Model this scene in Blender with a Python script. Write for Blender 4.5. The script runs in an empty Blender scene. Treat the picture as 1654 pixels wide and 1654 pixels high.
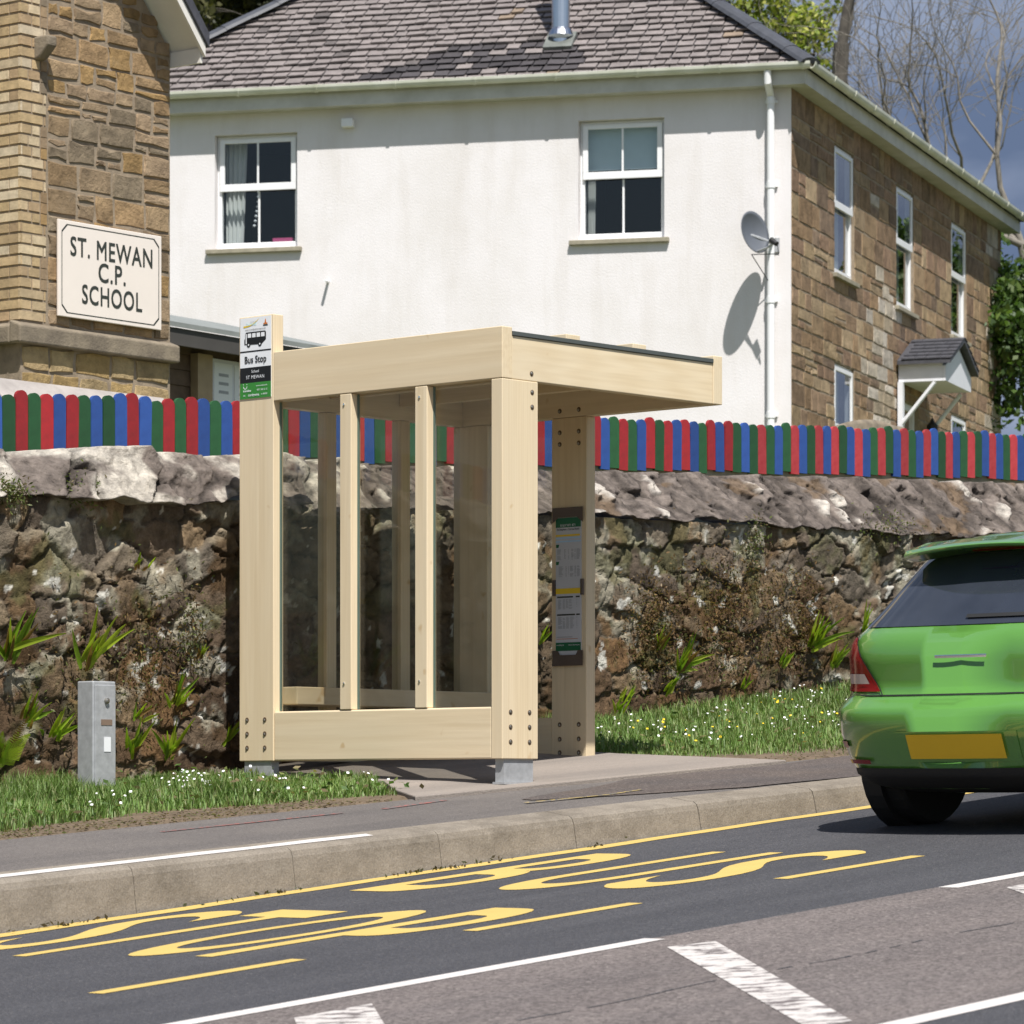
import bpy, bmesh, math, random
import numpy as np
from mathutils import Vector, Matrix, noise as mnoise

random.seed(7)
RNG = np.random.default_rng(7)
rad = math.radians
SC = bpy.context.scene
COL = SC.collection

# ------------------------------------------------------------------ camera, sky, sun
FPX, HZ, CX = 6000.0, 1290.0, 827.0          # focal length and horizon row of the photograph
cam = bpy.data.cameras.new('camera')
cam.sensor_width = 36.0
cam.lens = 36.0 * FPX / 1654.0
cam.shift_y = (HZ - 827.0) / 1654.0
cam.clip_start, cam.clip_end = 0.5, 2000.0
cam.dof.use_dof = True
cam.dof.focus_distance = 19.2
cam.dof.aperture_fstop = 9.0
camo = bpy.data.objects.new('camera', cam)
camo.location = (0, 0, 0)
camo.rotation_euler = (rad(90), 0, 0)
COL.objects.link(camo)
SC.camera = camo

SUN_H = Vector((0.225, -0.974, 0)).normalized()
SUN_EL = rad(59)
sun_dir = Vector((SUN_H.x * math.cos(SUN_EL), SUN_H.y * math.cos(SUN_EL), math.sin(SUN_EL)))
sl = bpy.data.lights.new('sun', 'SUN')
sl.energy = 5.0
sl.angle = rad(0.53)
sl.color = (1.0, 0.97, 0.925)
so = bpy.data.objects.new('sun', sl)
so.rotation_euler = sun_dir.to_track_quat('Z', 'Y').to_euler()
so.location = (0, -10, 30)
COL.objects.link(so)

world = bpy.data.worlds.new('World')
SC.world = world
world.use_nodes = True
wt = world.node_tree
wt.nodes.clear()


def wn(t, **k):
    n = wt.nodes.new(t)
    for a, b in k.items():
        setattr(n, a, b)
    return n


sky = wn('ShaderNodeTexSky', sky_type='NISHITA', sun_disc=False)
sky.sun_elevation = SUN_EL
sky.sun_rotation = math.atan2(SUN_H.x, SUN_H.y)
sky.air_density = 1.0
sky.dust_density = 1.2
bg1 = wn('ShaderNodeBackground')
bg1.inputs['Strength'].default_value = 0.072
wt.links.new(sky.outputs[0], bg1.inputs[0])
# a bank of dark rain cloud stands over the far (northern) side of the sky
tc = wn('ShaderNodeTexCoord')
mp = wn('ShaderNodeMapping')
mp.inputs['Scale'].default_value = (9, 9, 22)
wt.links.new(tc.outputs['Generated'], mp.inputs[0])
nz = wn('ShaderNodeTexNoise')
nz.inputs['Scale'].default_value = 1.2
nz.inputs['Detail'].default_value = 6
wt.links.new(mp.outputs[0], nz.inputs['Vector'])
cr = wn('ShaderNodeValToRGB')
cr.color_ramp.elements[0].position = 0.33
cr.color_ramp.elements[0].color = (0.10, 0.138, 0.225, 1)
cr.color_ramp.elements[1].position = 0.68
cr.color_ramp.elements[1].color = (0.27, 0.315, 0.415, 1)
wt.links.new(nz.outputs[0], cr.inputs[0])
bg2 = wn('ShaderNodeBackground')
bg2.inputs['Strength'].default_value = 1.0
wt.links.new(cr.outputs[0], bg2.inputs[0])
sx = wn('ShaderNodeSeparateXYZ')
wt.links.new(tc.outputs['Generated'], sx.inputs[0])
mr = wn('ShaderNodeMapRange')
mr.inputs['From Min'].default_value = 0.15
mr.inputs['From Max'].default_value = 0.7
wt.links.new(sx.outputs['Y'], mr.inputs['Value'])
mx = wn('ShaderNodeMixShader')
wt.links.new(mr.outputs[0], mx.inputs[0])
wt.links.new(bg1.outputs[0], mx.inputs[1])
wt.links.new(bg2.outputs[0], mx.inputs[2])
wo = wn('ShaderNodeOutputWorld')
wt.links.new(mx.outputs[0], wo.inputs[0])

SC.view_settings.view_transform = 'Standard'
SC.view_settings.look = 'None'
SC.view_settings.exposure = 0.44
SC.view_settings.gamma = 1.0
SC.cycles.max_bounces = 8
SC.cycles.transparent_max_bounces = 16
SC.cycles.use_denoising = True

# ------------------------------------------------------------------ frames: the street runs along R, L points from the road to the wall
TH = rad(48)
CR, SR = math.cos(TH), math.sin(TH)
R3 = Vector((CR, SR, 0))
L3 = Vector((-SR, CR, 0))
ST = Matrix(((CR, -SR, 0, 0), (SR, CR, 0, 0), (0, 0, 1, 0), (0, 0, 0, 1)))   # (s, d, z) -> world


def W(s, d, z):
    return ST @ Vector((s, d, z))


def at_d(u, v, d):
    U = (u - CX) / FPX
    Y = d / (CR - SR * U)
    return Y * (CR * U + SR), d, (HZ - v) * Y / FPX


def at_s(u, v, s):
    U = (u - CX) / FPX
    Y = s / (CR * U + SR)
    return s, Y * (CR - SR * U), (HZ - v) * Y / FPX


def lin(s, a, b):
    c = min(max(s, 7.0), 25.0)
    return a + b * c + 0.0868 * (s - c)


def z_road(s):
    return -1.36 + 0.0868 * s


def z_kerb(s):
    return max(lin(s, -1.001, 0.0712), z_road(s) + 0.06)


def gz(s, d):
    if d <= 11.3:
        return z_road(s)
    zk, zp, zw = z_kerb(s), lin(s, -0.906, 0.0685), lin(s, -1.260, 0.0998)
    if d < 12.45:
        return zk + (zp - zk) * max(0, (d - 11.36)) / 1.09
    return zp + (zw - zp) * (d - 12.45) / 2.37


def frame(o, ang):
    x = Vector((math.cos(ang), math.sin(ang), 0))
    y = Vector((-math.sin(ang), math.cos(ang), 0))
    return Matrix(((x.x, y.x, 0, o[0]), (x.y, y.y, 0, o[1]), (0, 0, 1, o[2] if len(o) > 2 else 0), (0, 0, 0, 1)))


def hit(fr, u, v, yo=0.0):
    """pixel -> (x, z) on the plane y = yo of a frame"""
    ray = Vector(((u - CX) / FPX, 1.0, (HZ - v) / FPX))
    inv = fr.inverted()
    o = inv @ Vector((0, 0, 0))
    dd = inv.to_3x3() @ ray
    k = (yo - o.y) / dd.y
    p = o + dd * k
    return p.x, p.z


# ------------------------------------------------------------------ mesh helpers
class MB:
    def __init__(self):
        self.v, self.f, self.c = [], [], []

    def face(self, pts, col=None):
        b = len(self.v)
        self.v += [tuple(p) for p in pts]
        self.f.append(tuple(range(b, b + len(pts))))
        self.c.append(col)

    def mesh(self, verts, faces, col=None):
        b = len(self.v)
        self.v += [tuple(p) for p in verts]
        for f in faces:
            self.f.append(tuple(b + i for i in f))
            self.c.append(col)

    def box(self, x0, x1, y0, y1, z0, z1, col=None, M=None):
        vs = [Vector((x, y, z)) for z in (z0, z1) for y in (y0, y1) for x in (x0, x1)]
        if M is not None:
            vs = [M @ p for p in vs]
        self.mesh(vs, [(0, 2, 3, 1), (4, 5, 7, 6), (0, 1, 5, 4), (2, 6, 7, 3), (0, 4, 6, 2), (1, 3, 7, 5)], col)

    def prism(self, poly, fn0, fn1, col=None):
        n = len(poly)
        vs = [fn0(*p) for p in poly] + [fn1(*p) for p in poly]
        fs = [tuple(range(n))[::-1], tuple(range(n, 2 * n))] + [(i, (i + 1) % n, n + (i + 1) % n, n + i) for i in range(n)]
        self.mesh(vs, fs, col)

    def tube(self, pts, rs, n=8, cap=True, col=None):
        pts = [Vector(p) for p in pts]
        if not hasattr(rs, '__len__'):
            rs = [rs] * len(pts)
        vs, fs = [], []
        ref = None
        for i, p in enumerate(pts):
            t = (pts[min(i + 1, len(pts) - 1)] - pts[max(i - 1, 0)])
            if t.length < 1e-9:
                t = Vector((0, 0, 1))
            t.normalize()
            if ref is None:
                ref = Vector((1, 0, 0)) if abs(t.x) < 0.8 else Vector((0, 1, 0))
            a = t.cross(ref).normalized()
            b = t.cross(a).normalized()
            ref = -b.cross(t) if False else ref
            for k in range(n):
                w = 2 * math.pi * k / n
                vs.append(p + (a * math.cos(w) + b * math.sin(w)) * rs[i])
        for i in range(len(pts) - 1):
            for k in range(n):
                fs.append((i * n + k, i * n + (k + 1) % n, (i + 1) * n + (k + 1) % n, (i + 1) * n + k))
        if cap:
            fs.append(tuple(range(n))[::-1])
            fs.append(tuple(range((len(pts) - 1) * n, len(pts) * n)))
        self.mesh(vs, fs, col)

    def lathe(self, prof, M, n=24, col=None):
        """prof: (radius, height) pairs about local z of M"""
        vs, fs = [], []
        for r, h in prof:
            for k in range(n):
                w = 2 * math.pi * k / n
                vs.append(M @ Vector((r * math.cos(w), r * math.sin(w), h)))
        for i in range(len(prof) - 1):
            for k in range(n):
                fs.append((i * n + k, i * n + (k + 1) % n, (i + 1) * n + (k + 1) % n, (i + 1) * n + k))
        fs.append(tuple(range(n))[::-1])
        fs.append(tuple(range((len(prof) - 1) * n, len(prof) * n)))
        self.mesh(vs, fs, col)

    def build(self, name, mat, parent=None, fr=None, smooth=False, bevel=0.0, fix=True):
        me = bpy.data.meshes.new(name)
        me.from_pydata(self.v, [], self.f)
        if any(c is not None for c in self.c):
            at = me.color_attributes.new('Col', 'FLOAT_COLOR', 'CORNER')
            buf = []
            for f, c in zip(self.f, self.c):
                c = c or (1, 1, 1)
                buf += [c[0], c[1], c[2], 1.0] * len(f)
            at.data.foreach_set('color', buf)
        if fix:
            bm = bmesh.new()
            bm.from_mesh(me)
            bmesh.ops.recalc_face_normals(bm, faces=bm.faces)
            bm.to_mesh(me)
            bm.free()
        return link(name, me, mat, parent, fr, smooth, bevel)


def link(name, me, mat, parent=None, fr=None, smooth=False, bevel=0.0):
    o = bpy.data.objects.new(name, me)
    COL.objects.link(o)
    if mat is not None:
        me.materials.append(mat)
    if smooth:
        me.polygons.foreach_set('use_smooth', [True] * len(me.polygons))
    if parent is not None:
        o.parent = parent
        o.matrix_parent_inverse = wmat(parent).inverted()
    if fr is not None:
        o.matrix_basis = fr
    if bevel:
        m = o.modifiers.new('bevel', 'BEVEL')
        m.width = bevel
        m.segments = 2
        m.limit_method = 'ANGLE'
        m.angle_limit = rad(40)
    return o


def wmat(o):
    if o.parent is None:
        return o.matrix_basis.copy()
    return wmat(o.parent) @ o.matrix_parent_inverse @ o.matrix_basis


def np_mesh(name, verts, faces, mat, cols=None, parent=None, fr=None, smooth=False, facecols=None):
    me = bpy.data.meshes.new(name)
    nv, nf, k = len(verts), len(faces), faces.shape[1]
    me.vertices.add(nv)
    me.vertices.foreach_set('co', np.ascontiguousarray(verts, dtype=np.float32).ravel())
    me.loops.add(nf * k)
    me.loops.foreach_set('vertex_index', np.ascontiguousarray(faces, dtype=np.int32).ravel())
    me.polygons.add(nf)
    me.polygons.foreach_set('loop_start', np.arange(0, nf * k, k, dtype=np.int32))
    me.polygons.foreach_set('loop_total', np.full(nf, k, dtype=np.int32))
    me.update(calc_edges=True)
    if cols is not None:
        at = me.color_attributes.new('Col', 'FLOAT_COLOR', 'POINT')
        at.data.foreach_set('color', np.concatenate([cols, np.ones((nv, 1))], 1).astype(np.float32).ravel())
    if facecols is not None:
        at = me.color_attributes.new('Col', 'FLOAT_COLOR', 'CORNER')
        c = np.concatenate([facecols, np.ones((nf, 1))], 1).astype(np.float32)
        at.data.foreach_set('color', np.repeat(c, k, axis=0).ravel())
    me.validate()
    return link(name, me, mat, parent, fr, smooth)


def tag(o, label=None, cat=None, group=None, kind=None):
    if label:
        o['label'] = label
    if cat:
        o['category'] = cat
    if group:
        o['group'] = group
    if kind:
        o['kind'] = kind
    return o


def empty(name, loc, label, cat, group=None):
    o = bpy.data.objects.new(name, None)
    o.empty_display_size = 0.2
    o.location = loc
    COL.objects.link(o)
    return tag(o, label, cat, group)


def struct(o):
    o['kind'] = 'structure'
    return o


def text_obj(name, s, mat, parent, org, right, up, h, align='CENTER', off=0.002, wscale=1.0, spacing=1.0, bold=0.0, maxw=None, heavy=0.0):
    """flat lettering; h = cap height"""
    cu = bpy.data.curves.new(name, 'FONT')
    cu.body = s
    cu.align_x = align
    cu.align_y = 'CENTER'
    cu.space_character = spacing
    cu.size = 1.0
    cu.offset = bold
    cu.resolution_u = 4
    o = bpy.data.objects.new(name, cu)
    COL.objects.link(o)
    bpy.context.view_layer.update()
    me = bpy.data.meshes.new_from_object(o.evaluated_get(bpy.context.evaluated_depsgraph_get()))
    bpy.data.objects.remove(o)
    bpy.data.curves.remove(cu)
    me.name = name
    me.materials.clear()
    right, up = Vector(right).normalized(), Vector(up).normalized()
    n = right.cross(up)
    k = h / 0.70
    w = wscale
    if maxw:
        xs = [v.co.x for v in me.vertices]
        w = min(wscale, maxw / ((max(xs) - min(xs)) * k))
    org = Vector(org) + n * off
    if heavy:
        co = [tuple(v.co) for v in me.vertices]
        fs = [tuple(q.vertices) for q in me.polygons]
        V_, F_ = [], []
        for i_, (a_, b_) in enumerate(((-1, -1), (1, 1), (-1, 1), (1, -1), (0, 0))):
            b0_ = len(V_)
            V_ += [(x_ + a_ * heavy, y_ + b_ * heavy, i_) for x_, y_, _ in co]
            F_ += [tuple(b0_ + q for q in f) for f in fs]
        bpy.data.meshes.remove(me)
        me = bpy.data.meshes.new(name)
        me.from_pydata(V_, [], F_)
    for v in me.vertices:
        v.co = org + right * (v.co.x * k * w) + up * (v.co.y * k) + n * (v.co.z * 0.00012)
    return link(name, me, mat, parent)


# value noise
def vnoise(x, y, seed=0):
    xi, yi = np.floor(x).astype(np.int64), np.floor(y).astype(np.int64)
    xf, yf = x - xi, y - yi
    xf, yf = xf * xf * (3 - 2 * xf), yf * yf * (3 - 2 * yf)

    def h(a, b):
        n = (a * 374761393 + b * 668265263 + seed * 974634777) & 0xFFFFFFFF
        n = ((n ^ (n >> 13)) * 1274126177) & 0xFFFFFFFF
        return ((n ^ (n >> 16)) & 0xFFFF) / 65535.0
    return (h(xi, yi) * (1 - xf) + h(xi + 1, yi) * xf) * (1 - yf) + (h(xi, yi + 1) * (1 - xf) + h(xi + 1, yi + 1) * xf) * yf


def fbm(x, y, seed=0, octv=4):
    t, a, n = 0.0, 1.0, 0.0
    for i in range(octv):
        t = t + a * vnoise(x * 2 ** i, y * 2 ** i, seed + i * 17)
        n += a
        a *= 0.5
    return t / n


def sstep(a, b, x):
    t = np.clip((x - a) / (b - a), 0, 1)
    return t * t * (3 - 2 * t)


# ------------------------------------------------------------------ materials
def newmat(name):
    m = bpy.data.materials.new(name)
    m.use_nodes = True
    nt = m.node_tree
    return m, nt, nt.nodes['Principled BSDF']


def N(nt, t, **k):
    n = nt.nodes.new(t)
    for a, b in k.items():
        if a in ('vals',):
            for i, v in b.items():
                n.inputs[i].default_value = v
        else:
            setattr(n, a, b)
    return n


def mixc(nt, fac, a, b, mode='MIX'):
    n = nt.nodes.new('ShaderNodeMix')
    n.data_type = 'RGBA'
    n.blend_type = mode
    for s, v in ((0, fac), (6, a), (7, b)):
        if isinstance(v, (int, float)):
            n.inputs[s].default_value = v
        elif isinstance(v, tuple):
            n.inputs[s].default_value = (*v, 1)
        else:
            nt.links.new(v, n.inputs[s])
    return n.outputs[2]


def coords(nt, scale=(1, 1, 1), what='Object'):
    tcn = N(nt, 'ShaderNodeTexCoord')
    m = N(nt, 'ShaderNodeMapping')
    m.inputs['Scale'].default_value = scale
    nt.links.new(tcn.outputs[what], m.inputs[0])
    return m.outputs[0]


def noise_f(nt, scale, detail=4, rough=0.55, vec=None, lo=None, hi=None):
    n = N(nt, 'ShaderNodeTexNoise')
    n.inputs['Scale'].default_value = scale
    n.inputs['Detail'].default_value = detail
    n.inputs['Roughness'].default_value = rough
    if vec is not None:
        nt.links.new(vec, n.inputs['Vector'])
    o = n.outputs[0]
    if lo is not None:
        r = N(nt, 'ShaderNodeMapRange')
        r.inputs['From Min'].default_value = lo
        r.inputs['From Max'].default_value = hi
        nt.links.new(o, r.inputs['Value'])
        o = r.outputs[0]
    return o


def bump(nt, b, h, strength=0.3, dist=0.01):
    n = N(nt, 'ShaderNodeBump')
    n.inputs['Strength'].default_value = strength
    n.inputs['Distance'].default_value = dist
    nt.links.new(h, n.inputs['Height'])
    nt.links.new(n.outputs[0], b.inputs['Normal'])


def render_wall():
    m, nt, b = newmat('white_render')
    vec = coords(nt)
    f = noise_f(nt, 0.9, 6, 0.62, vec, 0.40, 0.72)
    g = noise_f(nt, 1.0, 6, 0.65, coords(nt, (3.2, 3.2, 0.45)), 0.50, 0.74)
    c = mixc(nt, f, (0.735, 0.705, 0.705), (0.655, 0.622, 0.60))
    c = mixc(nt, mixc_val(nt, g, 0.55), c, (0.60, 0.56, 0.525))
    k = noise_f(nt, 26, 4, 0.7, vec, 0.72, 0.78)
    c = mixc(nt, mixc_val(nt, k, 0.35), c, (0.55, 0.52, 0.49))
    nt.links.new(c, b.inputs['Base Color'])
    b.inputs['Roughness'].default_value = 0.92
    b.inputs['Specular IOR Level'].default_value = 0.2
    bump(nt, b, noise_f(nt, 45, 5, 0.65, vec), 0.35, 0.01)
    return m


def simple(name, c, rough=0.6, metal=0.0, var=0.12, vscale=6.0, bmp=0.0, bscale=60.0, spec=0.5, c2=None, coat=0.0):
    m, nt, b = newmat(name)
    vec = coords(nt)
    f = noise_f(nt, vscale, 5, 0.6, vec, 0.3, 0.7)
    dark = tuple(x * (1 - var) for x in c) if c2 is None else c2
    lite = tuple(min(1, x * (1 + var)) for x in c) if c2 is None else c
    nt.links.new(mixc(nt, f, dark, lite), b.inputs['Base Color'])
    b.inputs['Roughness'].default_value = rough
    b.inputs['Metallic'].default_value = metal
    b.inputs['Specular IOR Level'].default_value = spec
    b.inputs['Coat Weight'].default_value = coat
    if bmp:
        bump(nt, b, noise_f(nt, bscale, 4, 0.6, vec), bmp, 0.01)
    return m


def wood(name, axis, light=(0.81, 0.685, 0.485), dark=(0.63, 0.505, 0.325)):
    m, nt, b = newmat(name)
    sc = [34, 34, 34]
    sc[axis] = 1.1
    vec = coords(nt, tuple(sc))
    f = noise_f(nt, 1.0, 5, 0.6, vec, 0.32, 0.72)
    sc2 = [5, 5, 5]
    sc2[axis] = 0.5
    g = noise_f(nt, 1.0, 3, 0.5, coords(nt, tuple(sc2)), 0.3, 0.75)
    c1 = mixc(nt, f, dark, light)
    # lamination lines along the board
    c2 = mixc(nt, 0.85, light, c1)
    c3 = mixc(nt, g, c2, tuple(x * 0.86 for x in light))
    k = noise_f(nt, 7.0, 2, 0.5, coords(nt), 0.71, 0.76)
    c4 = mixc(nt, k, c3, (0.58, 0.43, 0.25))
    oi = N(nt, 'ShaderNodeObjectInfo')
    c4 = mixc(nt, mixc_val(nt, oi.outputs['Random'], 0.75), c4, mixc(nt, 1.0, c4, (0.93, 0.89, 0.83), 'MULTIPLY'))
    # cathedral grain: bands drawn out along the board
    sc3 = [11, 11, 11]
    sc3[axis] = 0.55
    wv = N(nt, 'ShaderNodeTexWave')
    wv.inputs['Scale'].default_value = 1.6
    wv.inputs['Distortion'].default_value = 5.0
    wv.inputs['Detail'].default_value = 4.0
    nt.links.new(coords(nt, tuple(sc3)), wv.inputs['Vector'])
    c4 = mixc(nt, mixc_val(nt, wv.outputs[1], 0.22), c4, mixc(nt, 1.0, c4, (0.84, 0.77, 0.66), 'MULTIPLY'))
    nt.links.new(c4, b.inputs['Base Color'])
    b.inputs['Roughness'].default_value = 0.62
    b.inputs['Specular IOR Level'].default_value = 0.3
    bump(nt, b, f, 0.06, 0.004)
    return m


def vcol(name, rough=0.85, nscale=14.0, amt=0.35, bmp=0.5, bscale=40.0, spec=0.25, bdist=0.02, moss=None):
    """colour comes from each stone's own colour attribute, varied by noise"""
    m, nt, b = newmat(name)
    a = N(nt, 'ShaderNodeAttribute', attribute_name='Col')
    vec = coords(nt)
    f = noise_f(nt, nscale, 6, 0.65, vec, 0.28, 0.72)
    g = noise_f(nt, nscale * 5, 4, 0.7, vec, 0.3, 0.7)
    hi = mixc(nt, 1.0, a.outputs[0], (1 + amt, 1 + amt, 1 + amt * 0.9), 'MULTIPLY')
    lo = mixc(nt, 1.0, a.outputs[0], (1 - amt, 1 - amt, 1 - amt), 'MULTIPLY')
    c = mixc(nt, f, lo, hi)
    c = mixc(nt, mixc_val(nt, g, 0.35), c, mixc(nt, 1.0, c, (0.6, 0.58, 0.55), 'MULTIPLY'))
    if moss:
        w = mixc_val(nt, noise_f(nt, 3.0, 8, 0.75, vec, 0.57, 0.70), 0.6)
        c = mixc(nt, w, c, moss)
    nt.links.new(c, b.inputs['Base Color'])
    b.inputs['Roughness'].default_value = rough
    b.inputs['Specular IOR Level'].default_value = spec
    bump(nt, b, noise_f(nt, bscale, 6, 0.7, vec), bmp, bdist)
    return m


def mixc_val(nt, v, k):
    n = N(nt, 'ShaderNodeMath', operation='MULTIPLY')
    nt.links.new(v, n.inputs[0])
    n.inputs[1].default_value = k
    return n.outputs[0]


def leafmat(name, trans=0.35, rough=0.5):
    m, nt, b = newmat(name)
    a = N(nt, 'ShaderNodeAttribute', attribute_name='Col')
    nt.links.new(a.outputs[0], b.inputs['Base Color'])
    b.inputs['Roughness'].default_value = rough
    b.inputs['Specular IOR Level'].default_value = 0.35
    t = N(nt, 'ShaderNodeBsdfTranslucent')
    hi = mixc(nt, 1.0, a.outputs[0], (1.3, 1.5, 0.7), 'MULTIPLY')
    nt.links.new(hi, t.inputs[0])
    ms = N(nt, 'ShaderNodeMixShader')
    ms.inputs[0].default_value = trans
    nt.links.new(b.outputs[0], ms.inputs[1])
    nt.links.new(t.outputs[0], ms.inputs[2])
    nt.links.new(ms.outputs[0], nt.nodes['Material Output'].inputs[0])
    return m


def glassmat(name, tint=(0.86, 0.88, 0.86), refl=1.0, ior=1.5, rough=0.0, base_refl=0.0):
    m, nt, b = newmat(name)
    nt.nodes.remove(b)
    tr = N(nt, 'ShaderNodeBsdfTransparent')
    tr.inputs[0].default_value = (*tint, 1)
    gl = N(nt, 'ShaderNodeBsdfGlossy')
    gl.inputs['Roughness'].default_value = rough
    fr = N(nt, 'ShaderNodeLayerWeight')
    pw = N(nt, 'ShaderNodeMath', operation='POWER')
    pw.inputs[1].default_value = 4.0
    nt.links.new(fr.outputs['Facing'], pw.inputs[0])
    mu = N(nt, 'ShaderNodeMath', operation='MULTIPLY_ADD')
    mu.inputs[1].default_value = 0.9 * refl
    mu.inputs[2].default_value = 0.04 + base_refl
    nt.links.new(pw.outputs[0], mu.inputs[0])
    ms = N(nt, 'ShaderNodeMixShader')
    nt.links.new(mu.outputs[0], ms.inputs[0])
    nt.links.new(tr.outputs[0], ms.inputs[1])
    nt.links.new(gl.outputs[0], ms.inputs[2])
    nt.links.new(ms.outputs[0], nt.nodes['Material Output'].inputs[0])
    return m


def asphalt(name, c, speck, scale=170.0, patch=None, fleck=0.0):
    m, nt, b = newmat(name)
    vec = coords(nt)
    v = N(nt, 'ShaderNodeTexVoronoi')
    v.inputs['Scale'].default_value = scale
    nt.links.new(vec, v.inputs['Vector'])
    s = N(nt, 'ShaderNodeSeparateColor')
    nt.links.new(v.outputs['Color'], s.inputs[0])
    big = noise_f(nt, 1.3, 5, 0.6, vec, 0.3, 0.7)
    c1 = mixc(nt, s.outputs[0], tuple(x * (1 - speck) for x in c), tuple(x * (1 + speck) for x in c))
    r2 = N(nt, 'ShaderNodeMapRange')
    r2.inputs['From Min'].default_value = 0.93
    r2.inputs['From Max'].default_value = 0.96
    nt.links.new(s.outputs[1], r2.inputs['Value'])
    c2 = mixc(nt, mixc_val(nt, r2.outputs[0], fleck), c1, (0.42, 0.38, 0.34))
    c3 = mixc(nt, big, c2, mixc(nt, 1.0, c2, patch or (0.86, 0.86, 0.86), 'MULTIPLY'))
    m1 = N(nt, 'ShaderNodeMapping')
    m1.inputs['Rotation'].default_value = (0, 0, -TH)
    tcn = N(nt, 'ShaderNodeTexCoord')
    nt.links.new(tcn.outputs['Object'], m1.inputs[0])
    m2 = N(nt, 'ShaderNodeMapping')
    m2.inputs['Scale'].default_value = (0.35, 3.2, 1.0)
    nt.links.new(m1.outputs[0], m2.inputs[0])
    st = noise_f(nt, 1.0, 5, 0.62, m2.outputs[0], 0.36, 0.66)
    c3 = mixc(nt, st, mixc(nt, 1.0, c3, (0.86, 0.86, 0.87), 'MULTIPLY'), mixc(nt, 1.0, c3, (1.10, 1.09, 1.08), 'MULTIPLY'))
    sp_ = noise_f(nt, 5.0, 6, 0.7, vec, 0.66, 0.74)
    c3 = mixc(nt, mixc_val(nt, sp_, 0.35), c3, mixc(nt, 1.0, c3, (0.55, 0.53, 0.52), 'MULTIPLY'))
    nt.links.new(c3, b.inputs['Base Color'])
    b.inputs['Roughness'].default_value = 0.85
    b.inputs['Specular IOR Level'].default_value = 0.3
    bump(nt, b, v.outputs['Distance'], 0.35, 0.006)
    return m


def weathered(name, base, dark, pale):
    m, nt, b = newmat(name)
    vec = coords(nt)
    v2 = coords(nt, (1.0, 1.0, 1.6))
    f = noise_f(nt, 2.6, 8, 0.72, v2, 0.44, 0.68)
    g = noise_f(nt, 9, 7, 0.75, vec, 0.5, 0.72)
    h = noise_f(nt, 120, 3, 0.6, vec, 0.35, 0.65)
    c = mixc(nt, f, base, dark)
    c = mixc(nt, mixc_val(nt, g, 0.6), c, pale)
    c = mixc(nt, h, mixc(nt, 1.0, c, (0.84, 0.84, 0.84), 'MULTIPLY'), mixc(nt, 1.0, c, (1.12, 1.12, 1.12), 'MULTIPLY'))
    nt.links.new(c, b.inputs['Base Color'])
    b.inputs['Roughness'].default_value = 0.92
    b.inputs['Specular IOR Level'].default_value = 0.2
    bump(nt, b, noise_f(nt, 45, 6, 0.7, vec), 0.55, 0.01)
    return m


def paint_road(name, c, under, wear, sc=30):
    m, nt, b = newmat(name)
    vec = coords(nt)
    f = noise_f(nt, sc, 7, 0.68, coords(nt, (1.0, 2.2, 1.0)) if sc < 30 else vec, wear - 0.02, wear + 0.04)
    g = noise_f(nt, 4, 4, 0.6, vec, 0.3, 0.7)
    c1 = mixc(nt, g, tuple(x * 0.9 for x in c), c)
    nt.links.new(mixc(nt, f, c1, under), b.inputs['Base Color'])
    b.inputs['Roughness'].default_value = 0.7
    bump(nt, b, noise_f(nt, 150, 3, 0.6, vec), 0.2, 0.004)
    return m


M = {}
M['wood_x'] = wood('timber_along_x', 0)
M['wood_y'] = wood('timber_along_y', 1)
M['wood_z'] = wood('timber_along_z', 2)
M['render'] = render_wall()
M['pvc'] = simple('white_plastic', (0.80, 0.80, 0.80), 0.35, var=0.03)
M['gutter'] = simple('weathered_white_gutter', (0.72, 0.72, 0.64), 0.45, var=0.08, vscale=2.5, c2=(0.52, 0.53, 0.42))
M['fascia'] = simple('dirty_white_board', (0.60, 0.59, 0.55), 0.6, vscale=3.0, c2=(0.45, 0.44, 0.39))
M['sill'] = simple('stained_sill', (0.30, 0.27, 0.20), 0.85, var=0.2, vscale=9)
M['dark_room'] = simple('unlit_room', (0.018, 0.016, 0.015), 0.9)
M['curtain'] = simple('pale_curtain', (0.62, 0.62, 0.58), 0.9, var=0.05)
M['blind'] = simple('pale_blue_blind', (0.55, 0.66, 0.68), 0.8, var=0.03)
M['pane'] = glassmat('window_glass', (0.80, 0.84, 0.86), 1.0, 1.5, 0.0, 0.02)
M['pane_bright'] = glassmat('reflecting_window_glass', (0.75, 0.8, 0.82), 1.5, 1.6, 0.0, 0.10)
M['shelter_glass'] = glassmat('shelter_glass', (0.955, 0.955, 0.93), 1.2, 1.5, 0.0, -0.022)
M['glass_edge'] = simple('green_glass_edge', (0.12, 0.17, 0.14), 0.3)
M['slate'] = vcol('roof_slate', 0.75, 9, 0.22, 0.3, 60, 0.35)
M['slate_dark'] = simple('dark_slate', (0.06, 0.06, 0.07), 0.6, var=0.3, vscale=14)
M['ridge'] = simple('black_ridge_tile', (0.055, 0.058, 0.068), 0.55, var=0.25, vscale=7)
M['steel'] = simple('brushed_steel', (0.62, 0.64, 0.68), 0.28, 1.0, var=0.05)
M['galv'] = simple('galvanised_steel', (0.42, 0.43, 0.44), 0.55, 0.35, var=0.15, vscale=25)
M['bolt'] = simple('bolt_steel', (0.35, 0.33, 0.29), 0.4, 0.9)
M['recess'] = simple('bolt_hole', (0.12, 0.08, 0.045), 0.9)
M['membrane'] = simple('roof_membrane', (0.075, 0.085, 0.08), 0.6)
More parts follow.
